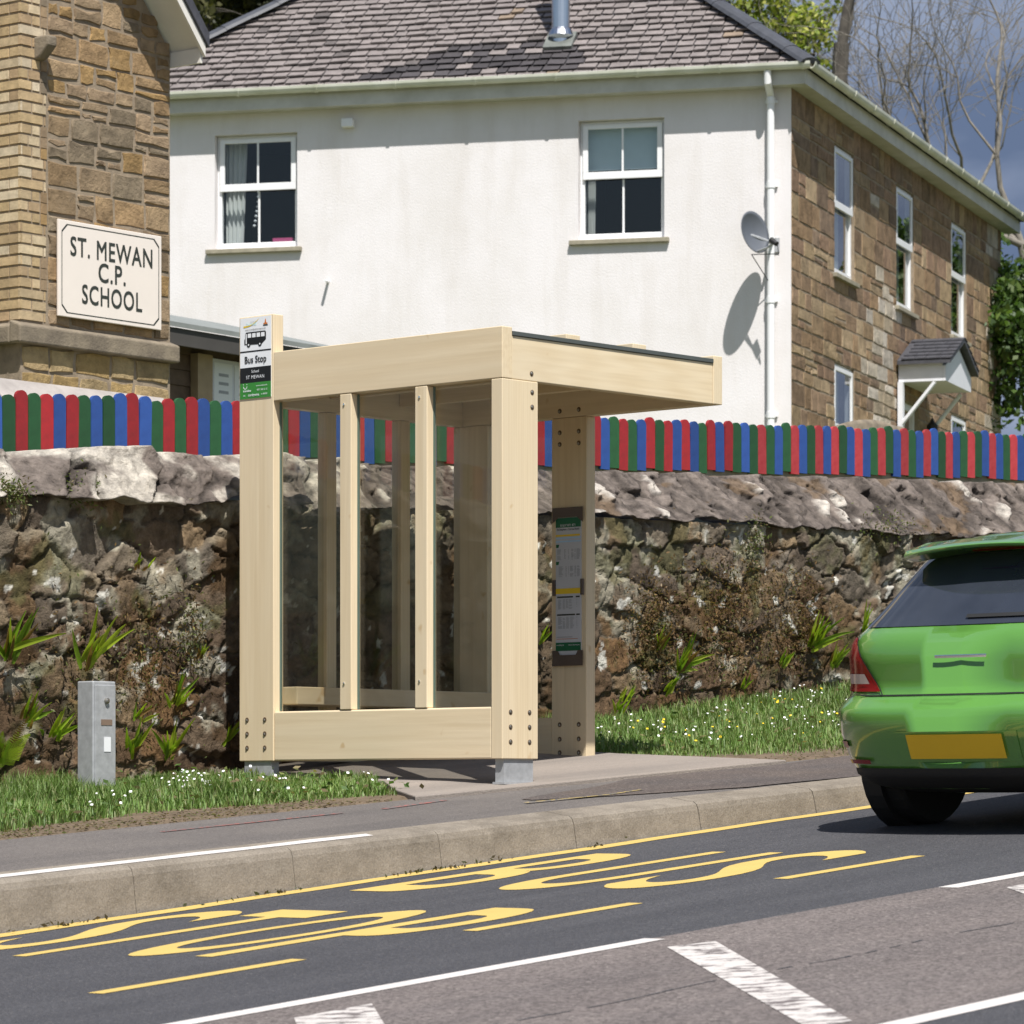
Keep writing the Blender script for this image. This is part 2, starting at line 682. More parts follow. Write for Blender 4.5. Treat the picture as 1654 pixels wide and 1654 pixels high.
M['stone'] = vcol('rubble_stone', 0.92, 16, 0.5, 0.9, 45, 0.15, 0.02)
M['ashlar'] = vcol('squared_stone', 0.92, 6, 0.45, 0.7, 30, 0.15, 0.02, (0.12, 0.10, 0.075))
M['brick'] = vcol('pale_brick', 0.9, 12, 0.22, 0.4, 60, 0.2, 0.01)
M['mortar'] = simple('lime_mortar', (0.27, 0.213, 0.15), 0.95, var=0.25, vscale=10, bmp=0.4)
M['string'] = simple('weathered_granite_band', (0.25, 0.205, 0.145), 0.95, vscale=7, c2=(0.13, 0.105, 0.078), bmp=0.5)
M['cement'] = simple('grey_cement', (0.33, 0.30, 0.28), 0.9, var=0.2, vscale=5, bmp=0.3)
M['sign_cream'] = simple('cream_sign_paint', (0.80, 0.72, 0.645), 0.4, var=0.02)
M['ink'] = simple('dark_grey_paint', (0.035, 0.04, 0.032), 0.5)
M['black'] = simple('black_print', (0.006, 0.006, 0.006), 0.45)
M['white'] = simple('white_print', (0.78, 0.79, 0.80), 0.4, var=0.02)
M['paper'] = simple('timetable_paper', (0.52, 0.53, 0.56), 0.5, var=0.03)
M['green'] = simple('green_print', (0.035, 0.22, 0.03), 0.4, var=0.03)
M['dkgreen'] = simple('dark_green_print', (0.01, 0.12, 0.05), 0.4)
M['yellow'] = simple('yellow_print', (0.75, 0.52, 0.03), 0.4)
M['cyan'] = simple('pale_cyan_print', (0.48, 0.80, 0.80), 0.4)
M['lblue'] = simple('pale_blue_print', (0.40, 0.58, 0.75), 0.4)
M['orange'] = simple('orange_print', (0.55, 0.16, 0.03), 0.4)
M['grey'] = simple('grey_print', (0.33, 0.34, 0.36), 0.5)
M['brownplastic'] = simple('brown_holder', (0.10, 0.075, 0.06), 0.45)
M['p_red'] = simple('red_fence_paint', (0.33, 0.016, 0.020), 0.55, var=0.18, vscale=14, c2=(0.22, 0.016, 0.018))
M['p_red_faded'] = simple('faded_red_fence_paint', (0.40, 0.045, 0.05), 0.65, vscale=18, c2=(0.31, 0.02, 0.026))
M['p_blue'] = simple('blue_fence_paint', (0.026, 0.080, 0.29), 0.55, vscale=12, c2=(0.02, 0.058, 0.22))
M['p_green'] = simple('green_fence_paint', (0.018, 0.085, 0.028), 0.55, vscale=12, c2=(0.013, 0.06, 0.02))
M['plank'] = simple('grey_plank', (0.25, 0.22, 0.18), 0.9, var=0.25, vscale=8)
M['road_dark'] = asphalt('new_asphalt', (0.060, 0.060, 0.066), 0.32, 150, (0.90, 0.90, 0.91), 0.14)
M['road_old'] = asphalt('worn_asphalt', (0.142, 0.122, 0.115), 0.42, 95, (0.84, 0.83, 0.83), 0.30)
M['pave'] = asphalt('pavement_asphalt', (0.138, 0.123, 0.112), 0.25, 190, (0.78, 0.79, 0.82), 0.25)
M['pave_dark'] = asphalt('pavement_patch', (0.082, 0.070, 0.066), 0.3, 120, (1.35, 1.25, 1.12), 0.2)
M['pad'] = asphalt('concrete_pad', (0.26, 0.225, 0.195), 0.08, 120, (0.93, 0.93, 0.93), 0.0)
M['kerb'] = weathered('kerb_concrete', (0.235, 0.203, 0.165), (0.150, 0.128, 0.102), (0.29, 0.255, 0.21))
M['y_paint'] = paint_road('yellow_road_paint', (0.56, 0.40, 0.115), (0.07, 0.07, 0.07), 0.69)
M['w_paint'] = paint_road('white_road_paint', (0.60, 0.56, 0.53), (0.13, 0.11, 0.105), 0.68)
M['w_worn'] = paint_road('worn_white_road_paint', (0.56, 0.52, 0.49), (0.13, 0.11, 0.105), 0.525, 9)
M['r_paint'] = paint_road('red_survey_paint', (0.30, 0.10, 0.085), (0.12, 0.11, 0.108), 0.48)
M['y_thin'] = paint_road('thin_yellow_paint', (0.36, 0.27, 0.10), (0.11, 0.105, 0.10), 0.5)
M['soil'] = simple('verge_soil', (0.165, 0.118, 0.075), 0.95, vscale=7, c2=(0.09, 0.065, 0.04), bmp=0.7, bscale=35)
M['turf'] = simple('turf', (0.07, 0.11, 0.03), 0.95, vscale=3, c2=(0.13, 0.11, 0.05))
M['leaf'] = leafmat('leaf')
M['grass'] = leafmat('grass', 0.3)
M['bark'] = simple('bark', (0.075, 0.066, 0.054), 0.95, var=0.35, vscale=8)
M['bark_pale'] = simple('pale_bark', (0.20, 0.18, 0.15), 0.95, var=0.25, vscale=8)
M['shed'] = simple('dark_cladding', (0.13, 0.085, 0.055), 0.8, var=0.25, vscale=9)
M['shed_post'] = simple('weathered_post', (0.36, 0.27, 0.17), 0.8, var=0.15)
M['felt'] = simple('grey_roof_felt', (0.21, 0.225, 0.215), 0.85, var=0.15, vscale=5)
M['dish'] = simple('grey_dish', (0.105, 0.115, 0.132), 0.45, var=0.05)
M['carpaint'] = simple('green_car_paint', (0.095, 0.25, 0.045), 0.28, var=0.0, coat=1.0)
M['carglass'] = simple('tinted_car_glass', (0.028, 0.033, 0.045), 0.06, spec=0.8)
M['rubber'] = simple('black_rubber', (0.012, 0.012, 0.012), 0.8)
M['carblack'] = simple('black_plastic', (0.015, 0.015, 0.015), 0.6)
M['taillight'] = simple('red_lamp_glass', (0.22, 0.008, 0.01), 0.15)
M['chrome'] = simple('chrome', (0.8, 0.82, 0.82), 0.12, 1.0, var=0.0)
M['lampclear'] = simple('clear_lamp_glass', (0.55, 0.42, 0.40), 0.12)
M['plate'] = simple('yellow_plate', (0.80, 0.50, 0.02), 0.4, var=0.02)
M['alloy'] = simple('alloy', (0.45, 0.46, 0.48), 0.3, 0.9)
M['petal'] = simple('white_petal', (0.80, 0.80, 0.78), 0.8)
M['petal_y'] = simple('yellow_petal', (0.80, 0.55, 0.02), 0.8)
M['porch'] = simple('white_porch_board', (0.72, 0.73, 0.76), 0.5, var=0.04)

for key in ('p_red', 'p_red_faded', 'p_blue', 'p_green'):
    nt = M[key].node_tree
    b = nt.nodes['Principled BSDF']
    src = b.inputs['Base Color'].links[0].from_socket
    oi = N(nt, 'ShaderNodeObjectInfo')
    r_ = N(nt, 'ShaderNodeMapRange')
    r_.inputs['To Min'].default_value = 0.72
    r_.inputs['To Max'].default_value = 1.22
    nt.links.new(oi.outputs['Random'], r_.inputs['Value'])
    cc = N(nt, 'ShaderNodeCombineColor')
    for i in range(3):
        nt.links.new(r_.outputs[0], cc.inputs[i])
    c = mixc(nt, 1.0, src, cc.outputs[0], 'MULTIPLY')
    # paint has flaked and chalked in small patches
    chip = noise_f(nt, 28, 5, 0.7, coords(nt, (1, 1, 0.5)), 0.70, 0.74)
    c = mixc(nt, mixc_val(nt, chip, 0.55), c, (0.36, 0.31, 0.28))
    nt.links.new(c, b.inputs['Base Color'])

# ------------------------------------------------------------------ ground
S_ALL = [-60, -40, -25, -12, 0, 4] + [7 + i * 0.5 for i in range(37)] + [28, 32, 40, 55, 75, 110]


def strip(name, rows, mat, ss=S_ALL, thick=0):
    mb = MB()
    g = [[W(s, d(s) if callable(d) else d, z(s)) for d, z in rows] for s in ss]
    for i in range(len(ss) - 1):
        for j in range(len(rows) - 1):
            mb.face([g[i][j], g[i + 1][j], g[i + 1][j + 1], g[i][j + 1]])
    o = mb.build(name, mat, fix=False)
    return struct(o)


strip('road', [(8.36, z_road), (11.32, z_road)], M['road_dark'])
strip('old_road', [(6.15, z_road), (8.36, z_road)], M['road_old'])
strip('far_road', [(2.6, z_road), (6.15, z_road)], M['road_dark'])
strip('near_pavement', [(-60, lambda s: z_road(s) - 0.02), (2.6, lambda s: z_road(s) - 0.002)], M['pave'])

# kerb stones in one run, with joints
mb = MB()
s = -30.0
kr = random.Random(3)
while s < 60:
    ln = 0.915
    jt = 0.004 if s > 12.2 else 0.002
    a, b = s + jt, s + ln - jt
    n = 5
    prof = [(11.27, -0.02, 0), (11.325, None, -0.045), (11.335, None, -0.018), (11.355, None, -0.004), (11.40, None, 0.0), (11.50, None, 0.016), (11.50, -0.02, 0)]
    prof[0] = (11.302, -0.02, 0)
    vs = []
    for t in (a, b):
        for d_, zz, off in prof:
            z = z_road(t) + zz if zz is not None else z_kerb(t) + off
            vs.append(W(t, d_, z))
    k = len(prof)
    mb.mesh(vs, [(j, j + 1, k + j + 1, k + j) for j in range(k - 1)] + [tuple(range(k))[::-1], tuple(range(k, 2 * k))])
    s += ln
struct(mb.build('kerb', M['kerb'], fix=True))

strip('pavement', [(11.488, lambda s: gz(s, 11.488) + 0.004), (11.9, lambda s: gz(s, 11.9) + 0.006), (12.45, lambda s: gz(s, 12.45) + 0.006), (12.50, lambda s: gz(s, 12.5) - 0.012)], M['pave'])
# dark, rougher resurfaced length of the pavement on the uphill side
strip('pavement_patch', [(lambda s: 11.95 - min(1, (s - 13.4) / 1.2) * 0.42 + 0.03 * math.sin(s * 3.1), lambda s: gz(s, 11.95 - min(1, (s - 13.4) / 1.2) * 0.42 + 0.03 * math.sin(s * 3.1)) + 0.010),
                         (lambda s: 11.97 + min(1, (s - 13.4) / 1.2) * 0.40 + 0.04 * math.sin(s * 4.3), lambda s: gz(s, 11.97 + min(1, (s - 13.4) / 1.2) * 0.40 + 0.04 * math.sin(s * 4.3)) + 0.010)], M['pave_dark'],
      [13.4 + 0.2 * i for i in range(60)])
strip('verge', [(12.43, lambda s: gz(s, 12.43) - 0.012), (12.6, lambda s: gz(s, 12.6) + 0.008), (13.3, lambda s: gz(s, 13.3) - 0.004), (14.2, lambda s: gz(s, 14.2) + 0.0), (15.3, lambda s: gz(s, 14.82))], M['soil'])


def z_fence(s):
    return lin(s, 1.277, 0.0487)


strip('playground', [(15.75, lambda s: z_fence(s) - 0.06), (20, lambda s: z_fence(s) - 0.06), (34, lambda s: 2.35 + 0.02 * (s - 20)), (60, lambda s: 2.6 + 0.02 * (s - 20)), (400, lambda s: 2.9)], M['turf'])

# concrete pad under the shelter
mb = MB()
padp = [(13.05, 12.38), (15.95, 12.36), (15.72, 13.35), (15.68, 14.62), (13.95, 14.62), (13.78, 13.3), (13.35, 12.8)]
mb.prism(padp, lambda s, d: W(s, d, gz(s, d) - 0.05), lambda s, d: W(s, d, gz(s, d) + 0.028))
struct(mb.build('shelter_pad', M['pad'], bevel=0.006))


# road markings ------------------------------------------------------------
def mark(name, quads, mat, h=0.0022, zf=z_road):
    mb = MB()
    for q in quads:
        mb.face([W(s, d, (zf(s) if zf is not None else gz(s, d) + 0.006) + h) for s, d in q])
    o = mb.build(name, mat, fix=False)
    return struct(o)


def lineq(s0, s1, d, w, n=1):
    k = np.linspace(s0, s1, n + 1)
    return [[(k[i], d - w / 2), (k[i + 1], d - w / 2), (k[i + 1], d + w / 2), (k[i], d + w / 2)] for i in range(n)]


# the kerbside line wavers a little, as if pushed along the kerb
yl = []
ks = np.linspace(2, 50, 240)
for a, b in zip(ks[:-1], ks[1:]):
    def wob(q):
        return 0.012 * math.sin(q * 2.3) + 0.008 * math.sin(q * 7.1)
    yl.append([(a, 11.17 + wob(a)), (b, 11.17 + wob(b)), (b, 11.285 + wob(b) * 0.5), (a, 11.285 + wob(a) * 0.5)])
mark('kerbside_line', yl, M['y_paint'])
dq = []
for k in range(-1, 8):
    s0 = 8.22 + 1.86 * k - (0.03 if k else 0)
    dq += lineq(s0, s0 + 0.95, 9.26, 0.075)
mark('bay_dashes', dq, M['y_paint'])
mark('centre_line', lineq(4.0, 10.0, 8.33, 0.095) + lineq(11.72, 17.7, 8.30, 0.095) + lineq(-4, 2.2, 8.33, 0.095), M['w_paint'])
mark('far_centre_line', lineq(2.0, 24, 6.13, 0.10), M['w_paint'])
hq = []
for k in range(-3, 6):
    o = k * 1.9
    hq.append([(8.02 + o - 0.06, 8.06), (8.30 + o, 8.06), (6.72 + o, 6.30), (6.44 + o - 0.06, 6.30)] if k != 1 else [(9.80, 8.11), (9.99, 8.05), (8.43, 6.30), (8.24, 6.30)])
mark('hatching', hq, M['w_worn'])
# white edge painted on the kerb top, red and yellow survey marks on the pavement
mb = MB()
kl = np.linspace(4, 11.75, 24)
kz = lambda s, d: W(s, d, z_kerb(s) + max(0, d - 11.40) * 0.16 + 0.0025)
for a, b in zip(kl[:-1], kl[1:]):
    w_ = 11.452 + 0.006 * math.sin(a * 9)
    mb.face([kz(a, 11.402), kz(b, 11.402), kz(b, 11.452 + 0.006 * math.sin(b * 9)), kz(a, w_)])
struct(mb.build('kerb_edge_line', M['w_paint'], fix=False))
mark('survey_mark', [[(12.62, 12.16), (13.15, 12.25), (13.15, 12.29), (12.62, 12.20)]], M['r_paint'], 0.003, None)
mark('pale_survey_mark', [[(11.2, 12.16), (12.35, 12.17), (12.35, 12.20), (11.2, 12.19)]], M['r_paint'], 0.003, None)
mark('chalk_mark', [[(13.25, 11.83), (13.85, 11.80), (13.85, 11.825), (13.25, 11.86)], [(13.8, 11.80), (14.15, 11.86), (14.15, 11.885), (13.8, 11.83)]], M['y_thin'], 0.007, None)
jr = random.Random(14)
mark('surface_joint', [[(a, 7.30 + 0.02 * math.sin(a * 5)), (b, 7.30 + 0.02 * math.sin(b * 5)), (b, 7.306 + jr.uniform(0.0, 0.012) + 0.02 * math.sin(b * 5)), (a, 7.308 + 0.02 * math.sin(a * 5))] for a, b in zip(np.linspace(3, 22, 260)[:-1], np.linspace(3, 22, 260)[1:]) if jr.random() < 0.62], M['road_dark'], 0.0015)


def letter(ch, s0, s1, dhi, dlo):
    """road letter: its top points up the road, its left side lies towards the kerb"""
    cu = bpy.data.curves.new('t', 'FONT')
    cu.body = ch
    cu.offset = 0.010
    cu.resolution_u = 8
    o = bpy.data.objects.new('t', cu)
    COL.objects.link(o)
    bpy.context.view_layer.update()
    me = bpy.data.meshes.new_from_object(o.evaluated_get(bpy.context.evaluated_depsgraph_get()))
    bpy.data.objects.remove(o)
    bpy.data.curves.remove(cu)
    xs = [v.co.x for v in me.vertices]
    ys = [v.co.y for v in me.vertices]
    out = []
    for v in me.vertices:
        a = (v.co.x - min(xs)) / (max(xs) - min(xs))
        b = (v.co.y - min(ys)) / (max(ys) - min(ys))
        s_ = s0 + (s1 - s0) * b
        out.append(W(s_, dhi + (dlo - dhi) * a, z_road(s_) + 0.0022))
    fs = [tuple(p.vertices) for p in me.polygons]
    bpy.data.meshes.remove(me)
    return out, fs


for word, items in (('bus_lettering', (('B', 11.18, 12.78, 10.99, 10.62), ('U', 11.33, 12.92, 10.43, 10.03), ('S', 11.46, 13.05, 9.93, 9.57))),
                    ('stop_lettering', (('S', 9.0, 10.42, 11.06, 10.74), ('T', 8.96, 10.50, 10.70, 10.33), ('O', 9.08, 10.60, 10.22, 9.83), ('P', 9.14, 10.74, 9.76, 9.43)))):
    mb = MB()
    for it in items:
        mb.mesh(*letter(*it))
    struct(mb.build(word, M['y_paint'], fix=True))


# ------------------------------------------------------------------ rubble wall
def cells(px, py, pts, w, metric=(1.0, 1.0)):
    """nearest and second nearest stone for each sample (power distance)"""
    n = len(px)
    i1 = np.zeros(n, np.int32)
    d1 = np.zeros(n)
    d2 = np.zeros(n)
    order = np.argsort(px)
    po = np.argsort(pts[:, 0])
    P, Wt = pts[po], w[po]
    B = 4000
    for k in range(0, n, B):
        idx = order[k:k + B]
        lo, hi = px[idx].min() - 0.9, px[idx].max() + 0.9
        a, b = np.searchsorted(P[:, 0], lo), np.searchsorted(P[:, 0], hi)
        Q, qw = P[a:b], Wt[a:b]
        D = np.sqrt(((px[idx][:, None] - Q[None, :, 0]) * metric[0]) ** 2 + ((py[idx][:, None] - Q[None, :, 1]) * metric[1]) ** 2) - qw[None]
        j = np.argpartition(D, 1, axis=1)[:, :2]
        r = np.arange(len(idx))
        da, db = D[r, j[:, 0]], D[r, j[:, 1]]
        sw = da > db
        f = np.where(sw, j[:, 1], j[:, 0])
        i1[idx] = po[a + f]
        d1[idx] = np.minimum(da, db)
        d2[idx] = np.maximum(da, db)
    return i1, d1, d2


def z_cope(s):      # bottom of the coping course
    return lin(s, 1.280, 0.0255)


def z_top(s):
    return lin(s, 1.231, 0.0465)


wall = empty('stone_wall', W(17, 15.1, gz(17, 14.82)), 'long rubble stone boundary wall with lichened coping behind the bus shelter', 'wall')
SS = np.concatenate([np.arange(2, 11.6, 0.05), np.arange(11.6, 24.2, 0.0125), np.arange(24.2, 42, 0.05)])
TT = np.linspace(0, 1, 132)
sg, tg = np.meshgrid(SS, TT, indexing='ij')
zb = np.array([gz(x, 14.82) - 0.12 for x in SS])
zc = np.array([z_cope(x) for x in SS])
zg = zb[:, None] + (zc - zb)[:, None] * tg
# stones in levelled coordinates
zl = zg - (0.06 * (sg - 14))
pts = []
prng = np.random.default_rng(11)
x = 1.0
for yy in np.arange(-0.6, 2.6, 0.185):
    x = 1.0
    while x < 43:
        big = prng.random()
        wdt = 0.12 + 0.46 * big ** 1.6
        pts.append((x + wdt / 2, yy + prng.uniform(-0.06, 0.06), wdt))
        x += wdt
pts = np.array(pts)
wt_ = (pts[:, 2] - 0.25) * 0.25
wx = sg + 0.045 * (fbm(sg * 5, zl * 5, 5) - 0.5) * 2 + 0.022 * (fbm(sg * 24, zl * 24, 9) - 0.5) * 2
wz = zl + 0.045 * (fbm(sg * 5 + 40, zl * 5, 6) - 0.5) * 2 + 0.022 * (fbm(sg * 24 + 9, zl * 24, 3) - 0.5) * 2
i1, d1, d2 = cells(wx.ravel(), wz.ravel(), pts[:, :2], wt_, (1.0, 1.5))
gap = d2 - d1
nst = len(pts)
h0 = 0.022 + prng.uniform(0.0, 0.022, nst) + 0.02 * (prng.random(nst) < 0.12)
tx, tz = prng.uniform(-0.09, 0.09, nst), prng.uniform(-0.10, 0.07, nst)
fill = sstep(0.38, 0.62, fbm(wx.ravel() * 2.6, wz.ravel() * 2.6, 15))      # joints are pointed in places, open in others
body = sstep(0.0, 0.028, gap)
body = np.maximum(body, 0.62 * fill)
px, pz = wx.ravel(), wz.ravel()
H = body * (h0[i1] + tx[i1] * (px - pts[i1, 0]) + tz[i1] * (pz - pts[i1, 1])) + 0.030 * (fbm(px * 7, pz * 9, 21) - 0.5) + 0.020 * (fbm(px * 26, pz * 30, 22) - 0.5) - 0.03 * sstep(0.60, 0.72, fbm(px * 9, pz * 12, 25)) * (1 - fill)
H += 0.05 * (fbm(px * 1.1, pz * 1.3, 31) - 0.5)
pal = np.array([(0.165, 0.125, 0.095), (0.205, 0.150, 0.100), (0.150, 0.128, 0.110), (0.235, 0.195, 0.150), (0.120, 0.095, 0.078), (0.215, 0.150, 0.095), (0.180, 0.150, 0.122)])
sc_ = pal[prng.integers(0, len(pal), nst)] * prng.uniform(0.72, 1.12, (nst, 1)) * 0.92
lich = prng.random(nst) < 0.16
hh = np.clip(tg.ravel() + 0.25 * (fbm(px * 1.5, pz * 1.5, 17) - 0.5), 0, 1)
tint = np.array((0.92, 0.78, 0.62)) * 0.92 + (np.array((1.12, 1.10, 1.02)) * 1.12 - np.array((0.92, 0.78, 0.62)) * 0.92) * sstep(0.35, 0.85, hh)[:, None]
C = sc_[i1] * tint
mort = np.array((0.085, 0.066, 0.048)) * (1 - fill)[:, None] + np.array((0.145, 0.118, 0.088)) * fill[:, None]
C = mort + (C - mort) * sstep(0.004, 0.035, gap)[:, None]
C = C * (0.72 + 0.56 * fbm(px * 17, pz * 17, 19, 5))[:, None]
# lichen: pale grey-green crusts, mostly in the upper half; brown dead growth lower down on the right
tt = tg.ravel()
ln = fbm(px * 7, pz * 7, 51, 5)
lm = sstep(0.58, 0.68, ln + 0.11 * lich[i1] + 0.12 * (tt - 0.6)) * 0.75
C = C * (1 - lm[:, None]) + np.array((0.36, 0.335, 0.265)) * lm[:, None]
bm_ = sstep(0.56, 0.66, fbm(px * 3, pz * 3, 71, 5) + 0.10 * sstep(17, 18.5, sg.ravel()) * (1 - tt) - 0.03) * 0.8
C = C * (1 - bm_[:, None]) + np.array((0.105, 0.062, 0.030)) * bm_[:, None]
gm = sstep(0.60, 0.68, fbm(px * 4 + 7, pz * 4, 81, 5)) * 0.5
C = C * (1 - gm[:, None]) + np.array((0.10, 0.105, 0.04)) * gm[:, None]
wp = sstep(0.765, 0.785, fbm(px * 11, pz * 11, 91, 3)) * 0.9
C = C * (1 - wp[:, None]) + np.array((0.62, 0.60, 0.55)) * wp[:, None]
dd = 14.84 - H
V = np.stack([CR * sg.ravel() - SR * dd, SR * sg.ravel() + CR * dd, zg.ravel()], 1)
nS, nT = sg.shape
ii = np.arange(nS * nT).reshape(nS, nT)
Fq = np.stack([ii[:-1, :-1], ii[1:, :-1], ii[1:, 1:], ii[:-1, 1:]], -1).reshape(-1, 4)
np_mesh('wall_face', V, Fq, M['stone'], C, wall)

# coping: rough slabs on the left, cement flaunching set with quartz on the right
T2 = np.linspace(0, 1, 78)
SS2 = np.concatenate([np.arange(2, 11.6, 0.05), np.arange(11.6, 24.2, 0.0125), np.arange(24.2, 42, 0.05)])
sg, tg = np.meshgrid(SS2, T2, indexing='ij')
zc = np.array([z_cope(x) for x in SS2])
zt = np.array([z_top(x) for x in SS2])
left = 1 - sstep(14.9, 15.6, sg)
# profile by t: underside .0-.1, face/slope .1-.75, flat back .75-1
dp = np.interp(tg, [0, 0.12, 0.75, 1.0], [14.90, 14.775, 15.18, 15.98])
zp = np.interp(tg, [0, 0.12, 0.75, 1.0], [0.0, 0.02, 1.0, 1.02])
dpl = np.interp(tg, [0, 0.12, 0.75, 1.0], [14.90, 14.765, 15.0, 15.98])
dp = dp * (1 - left) + dpl * left
zz = zc[:, None] + (zt - zc)[:, None] * zp
pts2 = []
yy = 0.0
x = 1.0
while x < 43:
    if x < 15.2:
        wdt = prng.uniform(0.22, 0.55)
        pts2.append((x + wdt / 2, prng.uniform(0.35, 0.6), wdt))
        if prng.random() < 0.5:
            pts2.append((x + wdt * 0.8, prng.uniform(0.05, 0.2), 0.15))
    else:
        wdt = prng.uniform(0.10, 0.30)
        pts2.append((x + wdt / 2, prng.uniform(-0.05, 0.9), wdt))
        pts2.append((x + wdt * 0.6, prng.uniform(0.0, 0.25), 0.12))
    x += wdt
pts2 = np.array(pts2)
pts2s = pts2[:, :2] * np.array((1, 0.45))
wx = sg + 0.10 * (fbm(sg * 5, tg * 2.5, 105) - 0.5) * 2 + 0.03 * (fbm(sg * 18, tg * 8, 109) - 0.5)
wz = tg * 0.45 + 0.06 * (fbm(sg * 5 + 40, tg * 2.5, 106) - 0.5) * 2 + 0.02 * (fbm(sg * 18, tg * 8, 110) - 0.5)
i1, d1, d2 = cells(wx.ravel(), wz.ravel(), pts2s, (pts2[:, 2] - 0.3) * 0.2)
gap = d2 - d1
n2 = len(pts2)
L_ = left.ravel()
h0 = prng.uniform(0.0, 0.10, n2)
tx, tz = prng.uniform(-0.35, 0.35, n2), prng.uniform(-0.4, 0.4, n2)
px, pz = wx.ravel(), wz.ravel()
bl = sstep(0, 0.05, gap)
quartz = (prng.random(n2) < 0.42) & (pts2[:, 0] > 15.2)
q = quartz[i1] * sstep(0.03, 0.06, gap) * sstep(0.085, 0.06, d1 - 0.0)
Hc = L_ * bl * (h0[i1] + tx[i1] * (px - pts2s[i1, 0]) + tz[i1] * (pz - pts2s[i1, 1]))
Hc += (1 - L_) * (0.03 * q + 0.045 * bl * h0[i1] * 6 * 0.5 + bl * 0.5 * (tx[i1] * (px - pts2s[i1, 0]) + tz[i1] * (pz - pts2s[i1, 1])))
Hc += 0.06 * (fbm(px * 4, pz * 9, 121) - 0.5) + (0.03 + 0.035 * (1 - L_)) * (fbm(px * 20, pz * 24, 122) - 0.5) - (1 - L_) * 0.028 * sstep(0.58, 0.70, fbm(px * 8, pz * 14, 126, 5))
edge = np.clip(1 - np.abs(tg.ravel() - 0.30) / 0.6, 0, 1)
# ragged lower lip
lip = sstep(0.0, 0.14, tg.ravel())
zlip = (1 - lip) * 0.0 + 0.11 * (fbm(sg.ravel() * 4, 0 * px, 133) - 0.5) * (1 - sstep(0.1, 0.55, tg.ravel()))
zlip += -0.10 * L_ * (vnoise(sg.ravel() * 2.3, 0 * px + 3.3, 134) - 0.3) * (1 - sstep(0.1, 0.6, tg.ravel()))
ca = np.array((0.175, 0.146, 0.130))
cb = np.array((0.47, 0.43, 0.38))
slab = prng.uniform(0.7, 1.2, n2)
ll = sstep(0.42, 0.58, fbm(px * 3.5, pz * 5, 141, 5) + 0.10 * (slab[i1] - 0.9))
C = np.where(L_[:, None] > 0.5, (ca * 1.0)[None] * (1 - ll[:, None]) + cb[None] * ll[:, None], ca[None] * (0.55 + 0.9 * fbm(px * 6, pz * 9, 151, 6)[:, None]))
C = C * np.where(L_ > 0.5, 0.35 + 0.65 * bl, (0.55 + 0.45 * bl) * (1 - 0.45 * sstep(0.56, 0.70, fbm(px * 8, pz * 14, 126, 5))) * (0.75 + 0.5 * fbm(px * 40, pz * 40, 127, 3)))[:, None]
qq = q * (fbm(px * 15, pz * 15, 161) > 0.33)
C = C * (1 - qq[:, None]) + np.array((0.50, 0.455, 0.41)) * qq[:, None]
br = sstep(0.60, 0.68, fbm(px * 3, pz * 8, 171, 5)) * (1 - L_) * 0.7
C = C * (1 - br[:, None]) + np.array((0.155, 0.105, 0.065)) * br[:, None]
dn = dp.ravel() - Hc * lip
V = np.stack([CR * sg.ravel() - SR * dn, SR * sg.ravel() + CR * dn, zz.ravel() + zlip + 0.25 * Hc * (tg.ravel() > 0.3)], 1)
nS, nT = sg.shape
ii = np.arange(nS * nT).reshape(nS, nT)
Fq = np.stack([ii[:-1, :-1], ii[1:, :-1], ii[1:, 1:], ii[:-1, 1:]], -1).reshape(-1, 4)
np_mesh('coping', V, Fq, M['stone'], C, wall)

# ------------------------------------------------------------------ picket fence
fence = empty('picket_fence', W(17, 16.0, z_fence(17)), 'low picket fence painted red, green and blue along the top of the stone wall', 'fence')
PW = 0.0932


def picket_mesh(name, w, h):
    mb = MB()
    poly = [(-w / 2, 0), (w / 2, 0)]
    for k in range(9):
        a = math.pi * k / 8
        poly.append((w / 2 * math.cos(a), h - w / 2 + w / 2 * 0.95 * math.sin(a)))
    mb.prism(poly, lambda x, z: Vector((x, -0.011, z)), lambda x, z: Vector((x, 0.011, z)))
    me = bpy.data.meshes.new(name)
    me.from_pydata(mb.v, [], mb.f)
    bm = bmesh.new()
    bm.from_mesh(me)
    bmesh.ops.recalc_face_normals(bm, faces=bm.faces)
    bm.to_mesh(me)
    bm.free()
    return me


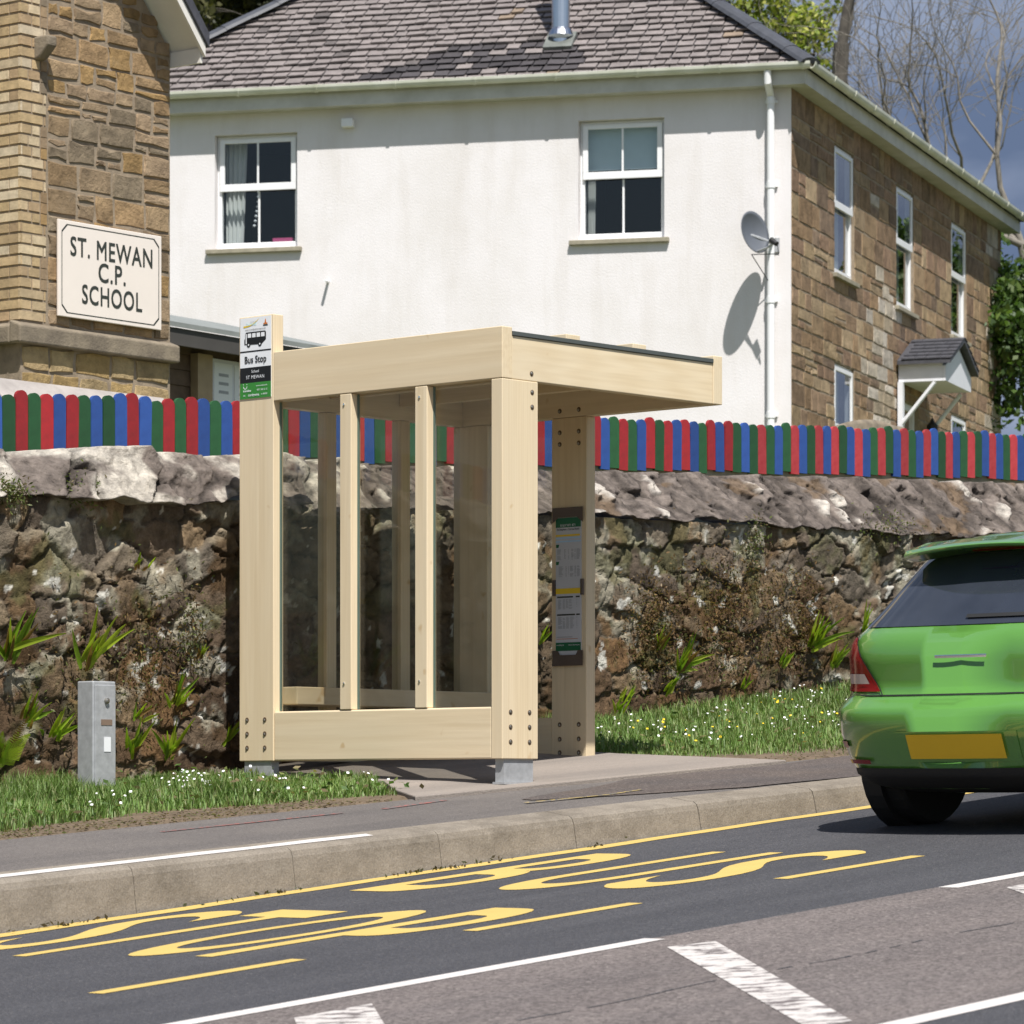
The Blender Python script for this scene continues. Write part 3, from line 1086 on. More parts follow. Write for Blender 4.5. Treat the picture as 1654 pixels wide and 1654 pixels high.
pm = {}
for cname in ('p_red', 'p_blue', 'p_green', 'p_red_faded'):
    me = picket_mesh('picket', PW * 0.965, 0.345)
    me.materials.append(M[cname])
    pm[cname] = me
left_seq = 'BGRGRBRGBGBRBGRGRBGBR'
right_seq = 'GRGBRGRBRBGRBRGBGRGBGRBGRBRGBRBGRGBRGBRBGRBGRGBRBGRBGRBGRBGRBGRBGRBGRBGRBGRB'
s0f = at_d(-8, 640, 16)[0]
npk = 0
sR = at_d(978, 700, 16)[0]
run = MB()
frun = []
prr = random.Random(5)
k = 0
s = s0f
while s < 24.6:
    if s < sR:
        i = k
        ch = left_seq[i] if i < len(left_seq) else 'GRB'[(i - len(left_seq)) % 3]
        krs = k
    else:
        ch = right_seq[min(k - krs - 1, len(right_seq) - 1)]
    key = {'R': 'p_red', 'B': 'p_blue', 'G': 'p_green'}[ch]
    if key == 'p_red' and s > 20.3:
        key = 'p_red_faded'
    u = CX + FPX * (CR * s - SR * 16.0) / (SR * s + CR * 16.0)
    hidden = 397 < u < 450 or 800 < u < 866 or 898 < u < 942
    if npk < 100 and not hidden:
        o = bpy.data.objects.new('picket', pm[key])
        COL.objects.link(o)
        o.parent = fence
        o.matrix_parent_inverse = wmat(fence).inverted()
        o.matrix_basis = Matrix.Translation(W(s, 16.0, z_fence(s) + prr.gauss(0, 0.008))) @ ST @ Matrix.Rotation(prr.gauss(0, 0.010), 4, 'Y') @ Matrix.Rotation(prr.gauss(0, 0.03), 4, 'Z')
        npk += 1
    else:
        frun.append((s, key))
    s += PW
    k += 1
s = s0f - PW
while s > 5:
    frun.append((s, ['p_red', 'p_blue', 'p_green'][k % 3]))
    k += 1
    s -= PW
for i in range(60):
    frun.append((24.6 + PW * i + 0.05, ['p_red_faded', 'p_blue', 'p_green'][i % 3]))
# pickets hidden by posts or beyond the frame: one run
vs, fs, mi = [], [], []
mats = ['p_red', 'p_blue', 'p_green', 'p_red_faded']
for s, key in frun:
    me0 = pm[key]
    mw = Matrix.Translation(W(s, 16.0, z_fence(s))) @ ST
    b = len(vs)
    vs += [tuple(mw @ v.co) for v in me0.vertices]
    for p in me0.polygons:
        fs.append(tuple(b + i for i in p.vertices))
        mi.append(mats.index(key))
me = bpy.data.meshes.new('picket_run')
me.from_pydata(vs, [], fs)
for mname in mats:
    me.materials.append(M[mname])
me.polygons.foreach_set('material_index', mi)
o = link('picket_run', me, None, fence)
o['kind'] = 'stuff'
for dz in (-0.055, 0.20):
    mb = MB()
    seg = list(np.arange(5, 30, 2.0))
    for a, b in zip(seg[:-1], seg[1:]):
        vs = []
        for t in (a, b):
            for d_, z_ in ((16.016, 0), (16.05, 0), (16.05, 0.085), (16.016, 0.085)):
                vs.append(W(t, d_, z_fence(t) + dz + z_))
        mb.mesh(vs, [(0, 1, 5, 4), (1, 2, 6, 5), (2, 3, 7, 6), (3, 0, 4, 7), (0, 3, 2, 1), (4, 5, 6, 7)])
    mb.build('rail', M['plank'], fence)

# ------------------------------------------------------------------ bus shelter (s, d, z frame)
S0, S1, D0, D1 = 13.81, 15.57, 12.50, 14.40
ZB, ZU, ZT = 0.20, 2.11, 2.372
sh = empty('bus_shelter', W(14.7, 13.4, 0.03), 'pale timber bus shelter with glazed end panel and flat roof on the pavement', 'bus shelter')


def sbox(name, s0, s1, d0, d1, z0, z1, mat, bevel=0.004, parent=sh):
    mb = MB()
    mb.box(s0, s1, d0, d1, z0, z1)
    return mb.build(name, mat, parent, ST, bevel=bevel)


T = 0.075
posts = {}
posts['sign'] = sbox('post', S0, S0 + T, D1 - 0.26, D1, ZB, 2.575, M['wood_z'])
posts['near'] = sbox('post', S0, S0 + 0.27, D0, D0 + T, ZB, ZU, M['wood_z'])
posts['mid'] = sbox('post', S1 - T, S1, 13.40, 13.655, ZB - 0.02, ZU, M['wood_z'])
posts['far'] = sbox('post', S1 - T, S1, D1 - 0.26, D1, ZB - 0.02, ZU, M['wood_z'])
# roof beams
sbox('roof_beam', S0, S0 + T, D0, D1 - 0.262, ZU + 0.002, ZT, M['wood_y'])
sbox('roof_beam', S0 + T + 0.001, S1 - T - 0.001, D0 + 0.004, D0 + 0.060, ZU + 0.002, ZT - 0.042, M['wood_x'])
sbox('roof_beam', S1 - T, S1, D0, D1, ZU + 0.002, ZT, M['wood_y'])
sbox('roof_beam', S0 + T + 0.001, S1 - T - 0.001, D1 - T, D1, ZU + 0.002, ZT - 0.02, M['wood_x'])
# roof boards and membrane
mb = MB()
n = 12
for i in range(n):
    a = S0 + T + 0.002 + (S1 - S0 - 2 * T - 0.004) * i / n
    b = S0 + T + 0.002 + (S1 - S0 - 2 * T - 0.004) * (i + 1) / n
    mb.box(a + 0.002, b - 0.002, D0 + 0.062, D1 - T - 0.002, ZT - 0.10, ZT - 0.045)
mb.build('ceiling_board', M['wood_y'], sh, ST)
sbox('roof_membrane', S0 + T + 0.002, S1 - T - 0.003, D0 - 0.004, D1 - 0.01, ZT - 0.041, ZT - 0.019, M['membrane'], 0.002)
for sc in (14.33, 14.86):
    sbox('roof_batten', sc, sc + 0.11, D0 + 0.03, D1 - 0.15, ZT - 0.018, ZT + 0.010, M['wood_y'], 0.003)
sbox('rafter', 14.42, 14.47, D0 + 0.061, D1 - T - 0.002, ZT - 0.19, ZT - 0.101, M['wood_y'])
sbox('rafter', 14.97, 15.02, D0 + 0.061, D1 - T - 0.002, ZT - 0.19, ZT - 0.101, M['wood_y'])
# near end panel
sbox('bottom_rail', S0 + 0.004, S0 + 0.070, D0 + T + 0.001, D1 - 0.261, ZB, 0.462, M['wood_y'], 0.008)
for da, db in ((13.563, 13.645), (13.02, 13.105)):
    p = sbox('mullion', S0 + 0.001, S0 + 0.072, da, db, 0.464, ZU, M['wood_z'])
    for z in (0.60, 2.055):
        mb = MB()
        mb.lathe([(0.007, 0), (0.007, 0.004), (0.004, 0.006)], ST @ Matrix.Translation((S0 + 0.001, (da + db) / 2 + 0.01, z)) @ Matrix.Rotation(rad(-90), 4, 'Y'), 10)
        mb.build('bolt', M['chrome'], p, smooth=False)
for da, db in ((D0 + T + 0.002, 13.018), (13.107, 13.561), (13.647, D1 - 0.262)):
    pn = sbox('glass_pane', S0 + 0.050, S0 + 0.056, da, db, 0.464, ZU, M['shelter_glass'], 0)
    for e0, e1 in ((da - 0.0005, da + 0.004), (db - 0.004, db + 0.0005)):
        sbox('glazing_seal', S0 + 0.046, S0 + 0.060, e0, e1, 0.466, ZU - 0.002, M['glass_edge'], 0, pn)
# back panel against the wall
sbox('bottom_rail', S0 + T + 0.001, S1 - T - 0.001, D1 - 0.072, D1 - 0.004, ZB, 0.46, M['wood_x'], 0.006)
for a in (14.40, 14.985):
    sbox('mullion', a, a + 0.075, D1 - 0.074, D1 - 0.002, 0.462, ZU, M['wood_z'])
for a, b in ((S0 + T + 0.002, 14.398), (14.477, 14.983), (15.062, S1 - T - 0.002)):
    sbox('glass_pane', a, b, D1 - 0.05, D1 - 0.044, 0.462, ZU, M['shelter_glass'], 0)
sbox('bench', S0 + T + 0.002, S1 - T - 0.002, D1 - 0.36, D1 - 0.09, 0.500, 0.595, M['wood_x'], 0.005)
# far end panel, half as deep as the near one
sbox('bottom_rail', S1 - 0.070, S1 - 0.004, 13.656, D1 - 0.261, ZB - 0.02, 0.45, M['wood_y'], 0.006)
sbox('glass_pane', S1 - 0.05, S1 - 0.044, 13.657, D1 - 0.262, 0.451, ZU, M['shelter_glass'], 0)


# bolts
def bolts(parent, pts, axis):
    for s, d, z in pts:
        b = MB()
        if axis == 'F':
            mtx = ST @ Matrix.Translation((s, d, z)) @ Matrix.Rotation(rad(-90), 4, 'Y')
        else:
            mtx = ST @ Matrix.Translation((s, d, z)) @ Matrix.Rotation(rad(90), 4, 'X')
        b.lathe([(0.0135, -0.002), (0.0135, 0.0015)], mtx, 14)
        o = b.build('bolt_hole', M['recess'], parent)
        b = MB()
        b.lathe([(0.008, 0.0016), (0.008, 0.004), (0.005, 0.006)], mtx @ Matrix.Translation((-0.003, 0.002, 0)), 8)
        b.build('bolt', M['bolt'], parent)


bolts(posts['sign'], [(S0, d, z) for d in (D1 - 0.060, D1 - 0.195) for z in (0.27, 0.345, 0.42)], 'F')
bolts(posts['near'], [(s, D0, z) for s in (S0 + 0.062, S0 + 0.205) for z in (0.285, 0.36, 0.435)], 'R')
bolts(posts['near'], [(S0 + 0.225, D0, z) for z in (2.055, 1.98)], 'R')
bolts(posts['near'], [(S0 + 0.225, D0 + 0.004, 2.150)], 'R')
bolts(posts['mid'], [(S1 - T, d, z) for d in (13.455, 13.595) for z in (0.255, 0.33, 0.41, 1.965, 2.03, 2.15)], 'F')
# steel feet
mb = MB()
zf = gz(S0 + .15, D0) + 0.02
mb.box(S0 + 0.025, S0 + 0.245, D0 + 0.012, D0 + 0.020, zf, ZB)
mb.box(S0 + 0.025, S0 + 0.033, D0 + 0.020, D0 + 0.070, zf, ZB)
mb.box(S0 + 0.237, S0 + 0.245, D0 + 0.020, D0 + 0.070, zf, ZB)
mb.box(S0 + 0.015, S0 + 0.255, D0 + 0.002, D0 + 0.080, zf, zf + 0.012)
mb.build('foot', M['galv'], sh, ST)
mb = MB()
zf = gz(S0, D1 - .1) - 0.02
mb.box(S0 + 0.01, S0 + 0.018, D1 - 0.235, D1 - 0.03, zf, ZB)
mb.box(S0 + 0.018, S0 + 0.066, D1 - 0.235, D1 - 0.227, zf, ZB)
mb.build('foot', M['galv'], sh, ST)
for d_ in (13.53, D1 - 0.13):
    mb = MB()
    zf = gz(S1 - .04, d_) + 0.02
    mb.box(S1 - 0.06, S1 - 0.015, d_ - 0.08, d_ + 0.08, zf, ZB - 0.02)
    mb.build('foot', M['galv'], sh, ST)

# ------------------------------------------------------------------ bus stop sign on the left post
SGD, SGZ, SGW, SGH = D1 - 0.128, 2.352, 0.236, 0.432
sg_ = empty('bus_stop_sign', W(S0, SGD, SGZ - SGH / 2), 'white, black and green bus stop plate at the top of the left shelter post', 'sign')
NEGL = -L3
UP = Vector((0, 0, 1))


def sp(a, b, off=0.0):      # a to the right, b up, from the plate centre; off towards the viewer
    return W(S0 - 0.003 - off, SGD - a, SGZ + b)


def plate_quad(name, a0, a1, b0, b1, mat, off, parent, th=0.0005, P=sp):
    mb = MB()
    mb.mesh([P(a, b, o) for o in (off - th, off) for a, b in ((a0, b0), (a1, b0), (a1, b1), (a0, b1))],
            [(0, 1, 2, 3), (4, 5, 6, 7), (0, 1, 5, 4), (1, 2, 6, 5), (2, 3, 7, 6), (3, 0, 4, 7)])
    return mb.build(name, mat, parent)


plate_quad('plate', -SGW / 2, SGW / 2, -SGH / 2, SGH / 2, M['white'], 0.0, sg_, 0.0028)
hb = SGH
fz = lambda t: SGH / 2 - t * SGH           # t: fraction from the top
plate_quad('black_panel', -SGW / 2, SGW / 2, fz(0.805), fz(0.615), M['black'], 0.001, sg_)
plate_quad('green_panel', -SGW / 2, SGW / 2, -SGH / 2, fz(0.805), M['green'], 0.001, sg_)
plate_quad('rule', -SGW / 2, SGW / 2, fz(0.425), fz(0.408), M['black'], 0.001, sg_)
RT = -L3
text_obj('lettering', 'Bus Stop', M['black'], sg_, sp(0.0, fz(0.523)), RT, UP, 0.036, wscale=0.92, maxw=0.19, heavy=0.016)
text_obj('lettering', 'School', M['white'], sg_, sp(0.0, fz(0.668), 0.001), RT, UP, 0.015)
text_obj('lettering', 'ST MEWAN', M['white'], sg_, sp(0.0, fz(0.738), 0.001), RT, UP, 0.018, spacing=1.1)
text_obj('lettering', 'www.cornwallpublictransport.info', M['black'], sg_, sp(0.0, fz(0.148)), RT, UP, 0.008, maxw=0.215)
text_obj('lettering', 'traveline', M['white'], sg_, sp(-0.092, fz(0.902), 0.001), RT, UP, 0.012, 'LEFT', bold=0.02)
text_obj('lettering', 'www.traveline.info', M['white'], sg_, sp(0.092, fz(0.848), 0.001), RT, UP, 0.008, 'RIGHT', maxw=0.095)
text_obj('lettering', '0871 200 22 33', M['white'], sg_, sp(0.092, fz(0.90), 0.001), RT, UP, 0.009, 'RIGHT', maxw=0.078)
text_obj('lettering', 'txt', M['white'], sg_, sp(-0.092, fz(0.957), 0.001), RT, UP, 0.010, 'LEFT')
text_obj('lettering', 'cordgwma', M['white'], sg_, sp(-0.012, fz(0.957), 0.001), RT, UP, 0.014, bold=0.015, maxw=0.10)
text_obj('lettering', 'to 84268', M['white'], sg_, sp(0.092, fz(0.955), 0.001), RT, UP, 0.009, 'RIGHT')


def sign_poly(name, poly, mat, off, parent=sg_, P=sp):
    mb = MB()
    mb.prism(poly, lambda a, b: P(a, b, off - 0.0004), lambda a, b: P(a, b, off))
    return mb.build(name, mat, parent)


# smiling arc of the helpline mark
arc = []
for k in range(13):
    w = math.pi + math.pi * k / 12
    arc.append((-0.078 + 0.015 * math.cos(w), fz(0.845) + 0.016 * math.sin(w)))
for k in range(12, -1, -1):
    w = math.pi + math.pi * k / 12
    arc.append((-0.078 + 0.0115 * math.cos(w), fz(0.845) + 0.0125 * math.sin(w)))
sign_poly('smile_mark', arc, M['white'], 0.0015)
for q in (-0.092, -0.066):
    plate_quad('smile_dot', q - 0.002, q + 0.002, fz(0.826), fz(0.816), M['white'], 0.0015, sg_)
# bus silhouette
by0 = fz(0.335)
bus = [(-0.085, by0 + 0.002), (-0.085, by0 + 0.030), (-0.079, by0 + 0.036), (-0.079, by0 + 0.058), (-0.072, by0 + 0.068), (0.073, by0 + 0.068), (0.080, by0 + 0.060), (0.080, by0 + 0.022), (0.045, by0 - 0.002)]
b_ = sign_poly('bus_symbol', bus, M['black'], 0.0012)
for a in (-0.052, 0.034):
    sign_poly('wheel_symbol', [(a + 0.0135 * math.cos(k * math.pi / 10), by0 + 0.0135 * math.sin(k * math.pi / 10)) for k in range(20)], M['black'], 0.0016)
    sign_poly('hub_symbol', [(a + 0.005 * math.cos(k * math.pi / 6), by0 + 0.005 * math.sin(k * math.pi / 6)) for k in range(12)], M['white'], 0.0024)
for k in range(4):
    a0 = -0.058 + k * 0.034
    plate_quad('window_symbol', a0, a0 + 0.026, by0 + 0.038, by0 + 0.060, M['white'], 0.0024, sg_)
plate_quad('door_symbol', -0.074, -0.066, by0 + 0.006, by0 + 0.060, M['white'], 0.0024, sg_)
# swoosh and crest at the top
sw = []
for k in range(17):
    t = k / 16
    sw.append((-0.092 + 0.122 * t, fz(0.118) + 0.045 * t ** 2.4))
for k in range(16, -1, -1):
    t = k / 16
    sw.append((-0.092 + 0.122 * t, fz(0.118) + 0.045 * t ** 2.4 + 0.0085 * (1 - t ** 2.5)))
sign_poly('swoosh', sw, M['yellow'], 0.0012)
text_obj('lettering', 'Cornwall', M['cyan'], sg_, sp(-0.032, fz(0.082)), RT, UP, 0.015, maxw=0.078)
text_obj('lettering', 'one and all', M['grey'], sg_, sp(-0.02, fz(0.052)), RT, UP, 0.007, maxw=0.055)
sign_poly('crest', [(0.062, fz(0.10)), (0.060, fz(0.085)), (0.070, fz(0.08)), (0.072, fz(0.05)), (0.076, fz(0.03)), (0.080, fz(0.05)), (0.082, fz(0.08)), (0.092, fz(0.085)), (0.090, fz(0.10))], M['orange'], 0.0012)
plate_quad('crest_band', 0.058, 0.094, fz(0.118), fz(0.105), M['ink'], 0.0012, sg_)

# ------------------------------------------------------------------ timetable holder on the middle rear post
TTD, TTW, TZ0, TZ1 = 13.525, 0.225, 0.735, 1.612
tt_ = empty('timetable_holder', W(S1 - T, TTD, TZ0), 'narrow brown-framed timetable with green header on the rear post of the shelter', 'sign')
TH_ = TZ1 - TZ0


def tp(a, b, off=0.0):
    return W(S1 - T - 0.004 - off, TTD - a, TZ0 + b)


plate_quad('sheet', -0.092, 0.092, 0.055, TH_ - 0.055, M['paper'], 0.004, tt_, 0.006, tp)
fr_ = lambda t: TH_ * (1 - t)
sign_poly('top_clip', [(-0.112, TH_), (0.112, TH_), (0.112, TH_ - 0.085), (0.095, TH_ - 0.075), (0.07, TH_ - 0.055), (-0.07, TH_ - 0.055), (-0.095, TH_ - 0.075), (-0.112, TH_ - 0.085)], M['brownplastic'], 0.012, tt_, tp)
sign_poly('bottom_clip', [(-0.112, 0), (-0.112, 0.085), (-0.07, 0.085), (-0.055, 0.06), (0.06, 0.06), (0.075, 0.085), (0.112, 0.085), (0.112, 0)], M['brownplastic'], 0.012, tt_, tp)
for sgn in (-1, 1):
    plate_quad('side_clip', sgn * 0.103 - 0.009, sgn * 0.103 + 0.009, fr_(0.555), fr_(0.455), M['brownplastic'], 0.013, tt_, 0.012, tp)


def tq(a0, a1, t0, t1, mat, name='printed_block', off=0.0048):
    return plate_quad(name, a0, a1, fr_(t1), fr_(t0), M[mat], off, tt_, 0.0004, tp)


tq(-0.092, 0.092, 0.065, 0.125, 'dkgreen', 'header')
text_obj('lettering', '01637 871 871', M['white'], tt_, tp(0, fr_(0.113), 0.0048), RT, UP, 0.013, maxw=0.13)
text_obj('lettering', 'St Stephen - Terras Road', M['black'], tt_, tp(0, fr_(0.138), 0.0046), RT, UP, 0.011, maxw=0.16, bold=0.01)
tq(-0.092, 0.085, 0.170, 0.182, 'yellow')
tq(-0.092, 0.092, 0.188, 0.196, 'lblue')
tq(-0.092, 0.092, 0.209, 0.219, 'lblue')
for t0 in (0.232, 0.340):
    sign_poly('route_badge', [(-0.090, fr_(t0 + 0.02)), (-0.072, fr_(t0 + 0.02)), (-0.066, fr_(t0)), (-0.090, fr_(t0))], M['dkgreen'], 0.0048, tt_, tp)
tr_ = random.Random(9)


def table(a0, a1, t0, t1, rows, cols_):
    mb = MB()
    for r in range(rows):
        for (c0, c1) in cols_:
            if tr_.random() < 0.9:
                b0 = fr_(t0 + (t1 - t0) * (r + 0.2) / rows)
                b1 = fr_(t0 + (t1 - t0) * (r + 0.75) / rows)
                j = tr_.uniform(0.6, 1.0)
                mb.face([tp(c0, b0, 0.0046), tp(c0 + (c1 - c0) * j, b0, 0.0046), tp(c0 + (c1 - c0) * j, b1, 0.0046), tp(c0, b1, 0.0046)])
    mb.build('printed_table', M['grey'], tt_)


table(0, 0, 0.262, 0.330, 12, [(-0.082, -0.045), (-0.03, -0.018), (0.0, 0.006), (0.022, 0.04), (0.046, 0.055), (0.06, 0.09)])
table(0, 0, 0.370, 0.438, 12, [(-0.07, -0.035), (-0.02, -0.01), (0.0, 0.005), (0.012, 0.038), (0.046, 0.06), (0.064, 0.09)])
tq(-0.092, 0.088, 0.510, 0.545, 'yellow', 'notice_band')
tq(-0.082, 0.035, 0.560, 0.570, 'ink')
tq(0.055, 0.084, 0.560, 0.570, 'ink')
table(0, 0, 0.578, 0.642, 11, [(-0.075, -0.05), (-0.04, -0.02), (-0.018, 0.002), (0.004, 0.03), (0.06, 0.065)])
tq(-0.082, 0.05, 0.672, 0.682, 'ink')
tq(0.058, 0.084, 0.672, 0.682, 'ink')
table(0, 0, 0.690, 0.765, 12, [(-0.075, -0.045), (-0.04, -0.02), (-0.015, 0.01), (0.014, 0.045), (0.06, 0.067)])
tq(-0.085, 0.03, 0.815, 0.820, 'grey')
tq(-0.085, 0.07, 0.828, 0.831, 'orange')
tq(-0.092, 0.092, 0.852, 0.905, 'dkgreen', 'footer')
text_obj('lettering', 'travelling by', M['white'], tt_, tp(-0.085, fr_(0.868), 0.0048), RT, UP, 0.008, 'LEFT', maxw=0.07)
text_obj('lettering', 'more information', M['white'], tt_, tp(0.085, fr_(0.868), 0.0048), RT, UP, 0.008, 'RIGHT', maxw=0.085)

# ------------------------------------------------------------------ utility pillar in the grass
ps, pd, _ = at_d(150, 1200, 14.25)
pz0 = gz(ps, pd) - 0.05
pil = empty('utility_pillar', W(ps, pd, pz0 + 0.05), 'small grey metal utility pillar standing in the grass before the wall', 'utility box')
mb = MB()
zt_ = 0.60
mb.box(ps, ps + 0.155, pd, pd + 0.12, pz0, zt_)
mb.build('body', M['galv'], pil, ST, bevel=0.006)
mb = MB()
mb.box(ps + 0.012, ps + 0.150, pd - 0.006, pd - 0.001, pz0 + 0.12, zt_ - 0.02)
dr = mb.build('door', M['galv'], pil, ST, bevel=0.003)
mb = MB()
mb.lathe([(0.014, 0), (0.014, 0.012), (0.006, 0.016)], ST @ Matrix.Translation((ps + 0.085, pd - 0.007, zt_ - 0.10)) @ Matrix.Rotation(rad(90), 4, 'X'), 14)
mb.build('lock', M['bolt'], dr)
mb = MB()
mb.box(ps + 0.05, ps + 0.125, pd - 0.0085, pd - 0.0065, zt_ - 0.225, zt_ - 0.195)
mb.build('warning_plate', simple('brown_plate', (0.20, 0.14, 0.10), 0.6), dr, ST)
mb = MB()
mb.box(ps + 0.07, ps + 0.115, pd - 0.0085, pd - 0.0065, zt_ - 0.36, zt_ - 0.285)
mb.build('paper_label', M['white'], dr, ST)


# ------------------------------------------------------------------ squared stonework made stone by stone
def stone_block(mb, rg, xa, xb, ta, tb, r, joint, big, col):
    j = lambda: rg.uniform(-1, 1) * joint * 0.6
    # eight-point outline with chipped, wandering edges
    xm_, zm_ = (xa + xb) / 2, (ta + tb) / 2
    base = [(xa, ta), (xm_, ta), (xb, ta), (xb, zm_), (xb, tb), (xm_, tb), (xa, tb), (xa, zm_)]
    outer = [(p + j(), q + j()) for p, q in base]
    ins = 0.008 * big
    inner = [(p + (ins if p < xm_ - 1e-3 else -ins if p > xm_ + 1e-3 else 0) * rg.uniform(0.5, 2.2), q + (ins if q < zm_ - 1e-3 else -ins if q > zm_ + 1e-3 else 0) * rg.uniform(0.5, 2.2)) for p, q in outer]
    v = [(p, 0.012, q) for p, q in outer] + [(p, -r * rg.uniform(0.7, 1.2), q) for p, q in inner]
    v.append((xm_ + j(), -r * rg.uniform(0.9, 1.35), zm_ + j()))
    mb.mesh(v, [(i, (i + 1) % 8, 8 + (i + 1) % 8, 8 + i) for i in range(8)] + [(8 + i, 8 + (i + 1) % 8, 16) for i in range(8)], col)


def lime(rg, x, z):
    w = math.exp(-((x - 4.35) / 0.5) ** 2) * (1 if z < 6.6 else 0.2) * 0.95 + (0.55 if x > 10.5 else 0)
    if rg.random() < w:
        return rg.choice([(0.46, 0.40, 0.33), (0.54, 0.48, 0.42), (0.38, 0.31, 0.23)])


def stonework(name, width, z0, z1, courses, wid, pal_, parent, fr, mat, holes=(), top=None, relief=0.02, joint=0.012, seed=1, x0=0.0, big=1.0, colf=None, split=0.0):
    rg = random.Random(seed)
    mb = MB()
    edges = sorted(set([z0, z1] + [h for hh in holes for h in hh[2:4] if z0 < h < z1]))
    zs = [z0]
    for a, b in zip(edges[:-1], edges[1:]):
        z = a
        while b - z > courses[1] * 1.15:
            z += rg.uniform(*courses)
            zs.append(z)
        if b - z > courses[1]:
            zs.append((z + b) / 2)
        zs.append(b)
    for za, zb_ in zip(zs[:-1], zs[1:]):
        if zb_ - za < 0.015:
            continue
        iv = [(x0, x0 + width)]
        for (hx0, hx1, hz0, hz1) in holes:
            if za < hz1 - 1e-4 and zb_ > hz0 + 1e-4:
                ni = []
                for (a, b) in iv:
                    if hx1 <= a or hx0 >= b:
                        ni.append((a, b))
                    else:
                        if hx0 > a:
                            ni.append((a, hx0))
                        if hx1 < b:
                            ni.append((hx1, b))
                iv = ni
        for (a, b) in iv:
            x = a
            while x < b - 0.01:
                w = rg.uniform(*wid)
                if b - x - w < wid[0] * 0.7:
                    w = b - x
                xa, xb = x + joint / 2, x + w - joint / 2
                ta, tb = za + joint / 2, zb_ - joint / 2
                x += w
                if xb - xa < 0.02:
                    continue
                if top is not None:
                    lim = top(0.5 * (xa + xb))
                    if ta > lim - 0.03:
                        continue
                    tb = min(tb, max(ta + 0.02, top(xb) - 0.005, lim - 0.02))
                parts_ = [(xa, xb, ta, tb)]
                if tb - ta > 0.12 and rg.random() < split:
                    m_ = ta + (tb - ta) * rg.uniform(0.35, 0.65)
                    parts_ = [(xa, xb, ta, m_ - joint / 2), (xa, xb, m_ + joint / 2, tb)]
                    if rg.random() < 0.5 and xb - xa > 0.2:
                        q_ = xa + (xb - xa) * rg.uniform(0.35, 0.65)
                        parts_[0:1] = [(xa, q_ - joint / 2, ta, m_ - joint / 2), (q_ + joint / 2, xb, ta, m_ - joint / 2)]
                for (xa, xb, ta, tb) in parts_:
                  col = (colf(rg, (xa + xb) / 2, (ta + tb) / 2) if colf else None) or rg.choice(pal_)
                  kf = rg.uniform(0.80, 1.18)
                  col = tuple(c * kf for c in col)
                  r = rg.uniform(0.3, 1.0) * relief
                  stone_block(mb, rg, xa, xb, ta, tb, r, joint, big, col)
    return mb.build(name, mat, parent, fr, fix=False)


def holed(mb, x0, x1, z0, z1, y, holes, top=None):
    """flat wall in the plane y with rectangular openings"""
    xs = sorted(set([x0, x1] + [q for h in holes for q in h[:2]]))
    zs = sorted(set([z0, z1] + [q for h in holes for q in h[2:4]]))
    for a, b in zip(xs[:-1], xs[1:]):
        for c, d in zip(zs[:-1], zs[1:]):
            mx_, mz_ = (a + b) / 2, (c + d) / 2
            if any(h[0] < mx_ < h[1] and h[2] < mz_ < h[3] for h in holes):
                continue
            mb.face([(a, y, c), (b, y, c), (b, y, d), (a, y, d)])


def reveals(mb, holes, y0, y1):
    for (a, b, c, d) in holes:
        mb.face([(a, y0, c), (a, y1, c), (a, y1, d), (a, y0, d)])
        mb.face([(b, y0, c), (b, y1, c), (b, y1, d), (b, y0, d)])
        mb.face([(a, y0, d), (a, y1, d), (b, y1, d), (b, y0, d)])
        mb.face([(a, y0, c), (a, y1, c), (b, y1, c), (b, y0, c)])


# ------------------------------------------------------------------ the house
HC = (3.157, 42.0)
HF = frame(HC, -rad(14.0))        # x along the white wall to the right, y into the house
HS = frame(HC, rad(70.5))         # x along the stone wall away from the corner, y into the house
house = empty('house', (HC[0], HC[1], 2.4), 'two-storey house with white rendered end, brown stone front and slate hipped roof', 'house')


def px_rect(fr, u0, u1, v0, v1, yo=0.0):
    a = hit(fr, u0, (v0 + v1) / 2, yo)[0]
    b = hit(fr, u1, (v0 + v1) / 2, yo)[0]
    c0 = hit(fr, (u0 + u1) / 2, v1, yo)[1]
    c1 = hit(fr, (u0 + u1) / 2, v0, yo)[1]
    return (a, b, c0, c1)


ZE = 8.27                # top of the gutter
wl = px_rect(HF, 347, 480, 216, 401)
wr = px_rect(HF, 934, 1073, 192, 386)
XL = -8.05
mb = MB()
holed(mb, XL, 0.0, 2.2, 8.06, 0.0, [wl, wr])
reveals(mb, [wl, wr], 0.0, 0.16)
mb.face([(XL, 0, 2.2), (XL, 11, 2.2), (XL, 11, 8.06), (XL, 0, 8.06)])
mb.build('white_wall', M['render'], house, HF, fix=False)
# upper stone-wall openings
ws = []
for k0 in (1.93, 5.02, 8.12):
    ws.append((k0, k0 + 0.95, 6.20, 7.74))
ws_low = [(1.93, 2.88, 3.5, 5.16), (8.12, 9.07, 3.5, 5.16)]
doorh = (5.12, 6.22, 2.6, 5.05)
holes = ws + ws_low + [doorh]
KL = 11.3
pal_h = [(0.32, 0.225, 0.14), (0.29, 0.195, 0.12), (0.255, 0.175, 0.115), (0.34, 0.25, 0.155), (0.29, 0.20, 0.135), (0.27, 0.18, 0.125), (0.37, 0.275, 0.18), (0.23, 0.165, 0.12)]
mb = MB()
holed(mb, 0.0, KL, 2.2, 8.06, 0.0, holes)
reveals(mb, holes, 0.0, 0.2)
mb.face([(KL, 0, 2.2), (KL, 8, 2.2), (KL, 8, 8.06), (KL, 0, 8.06)])
mb.build('mortar_bed', M['mortar'], house, HS, fix=False)
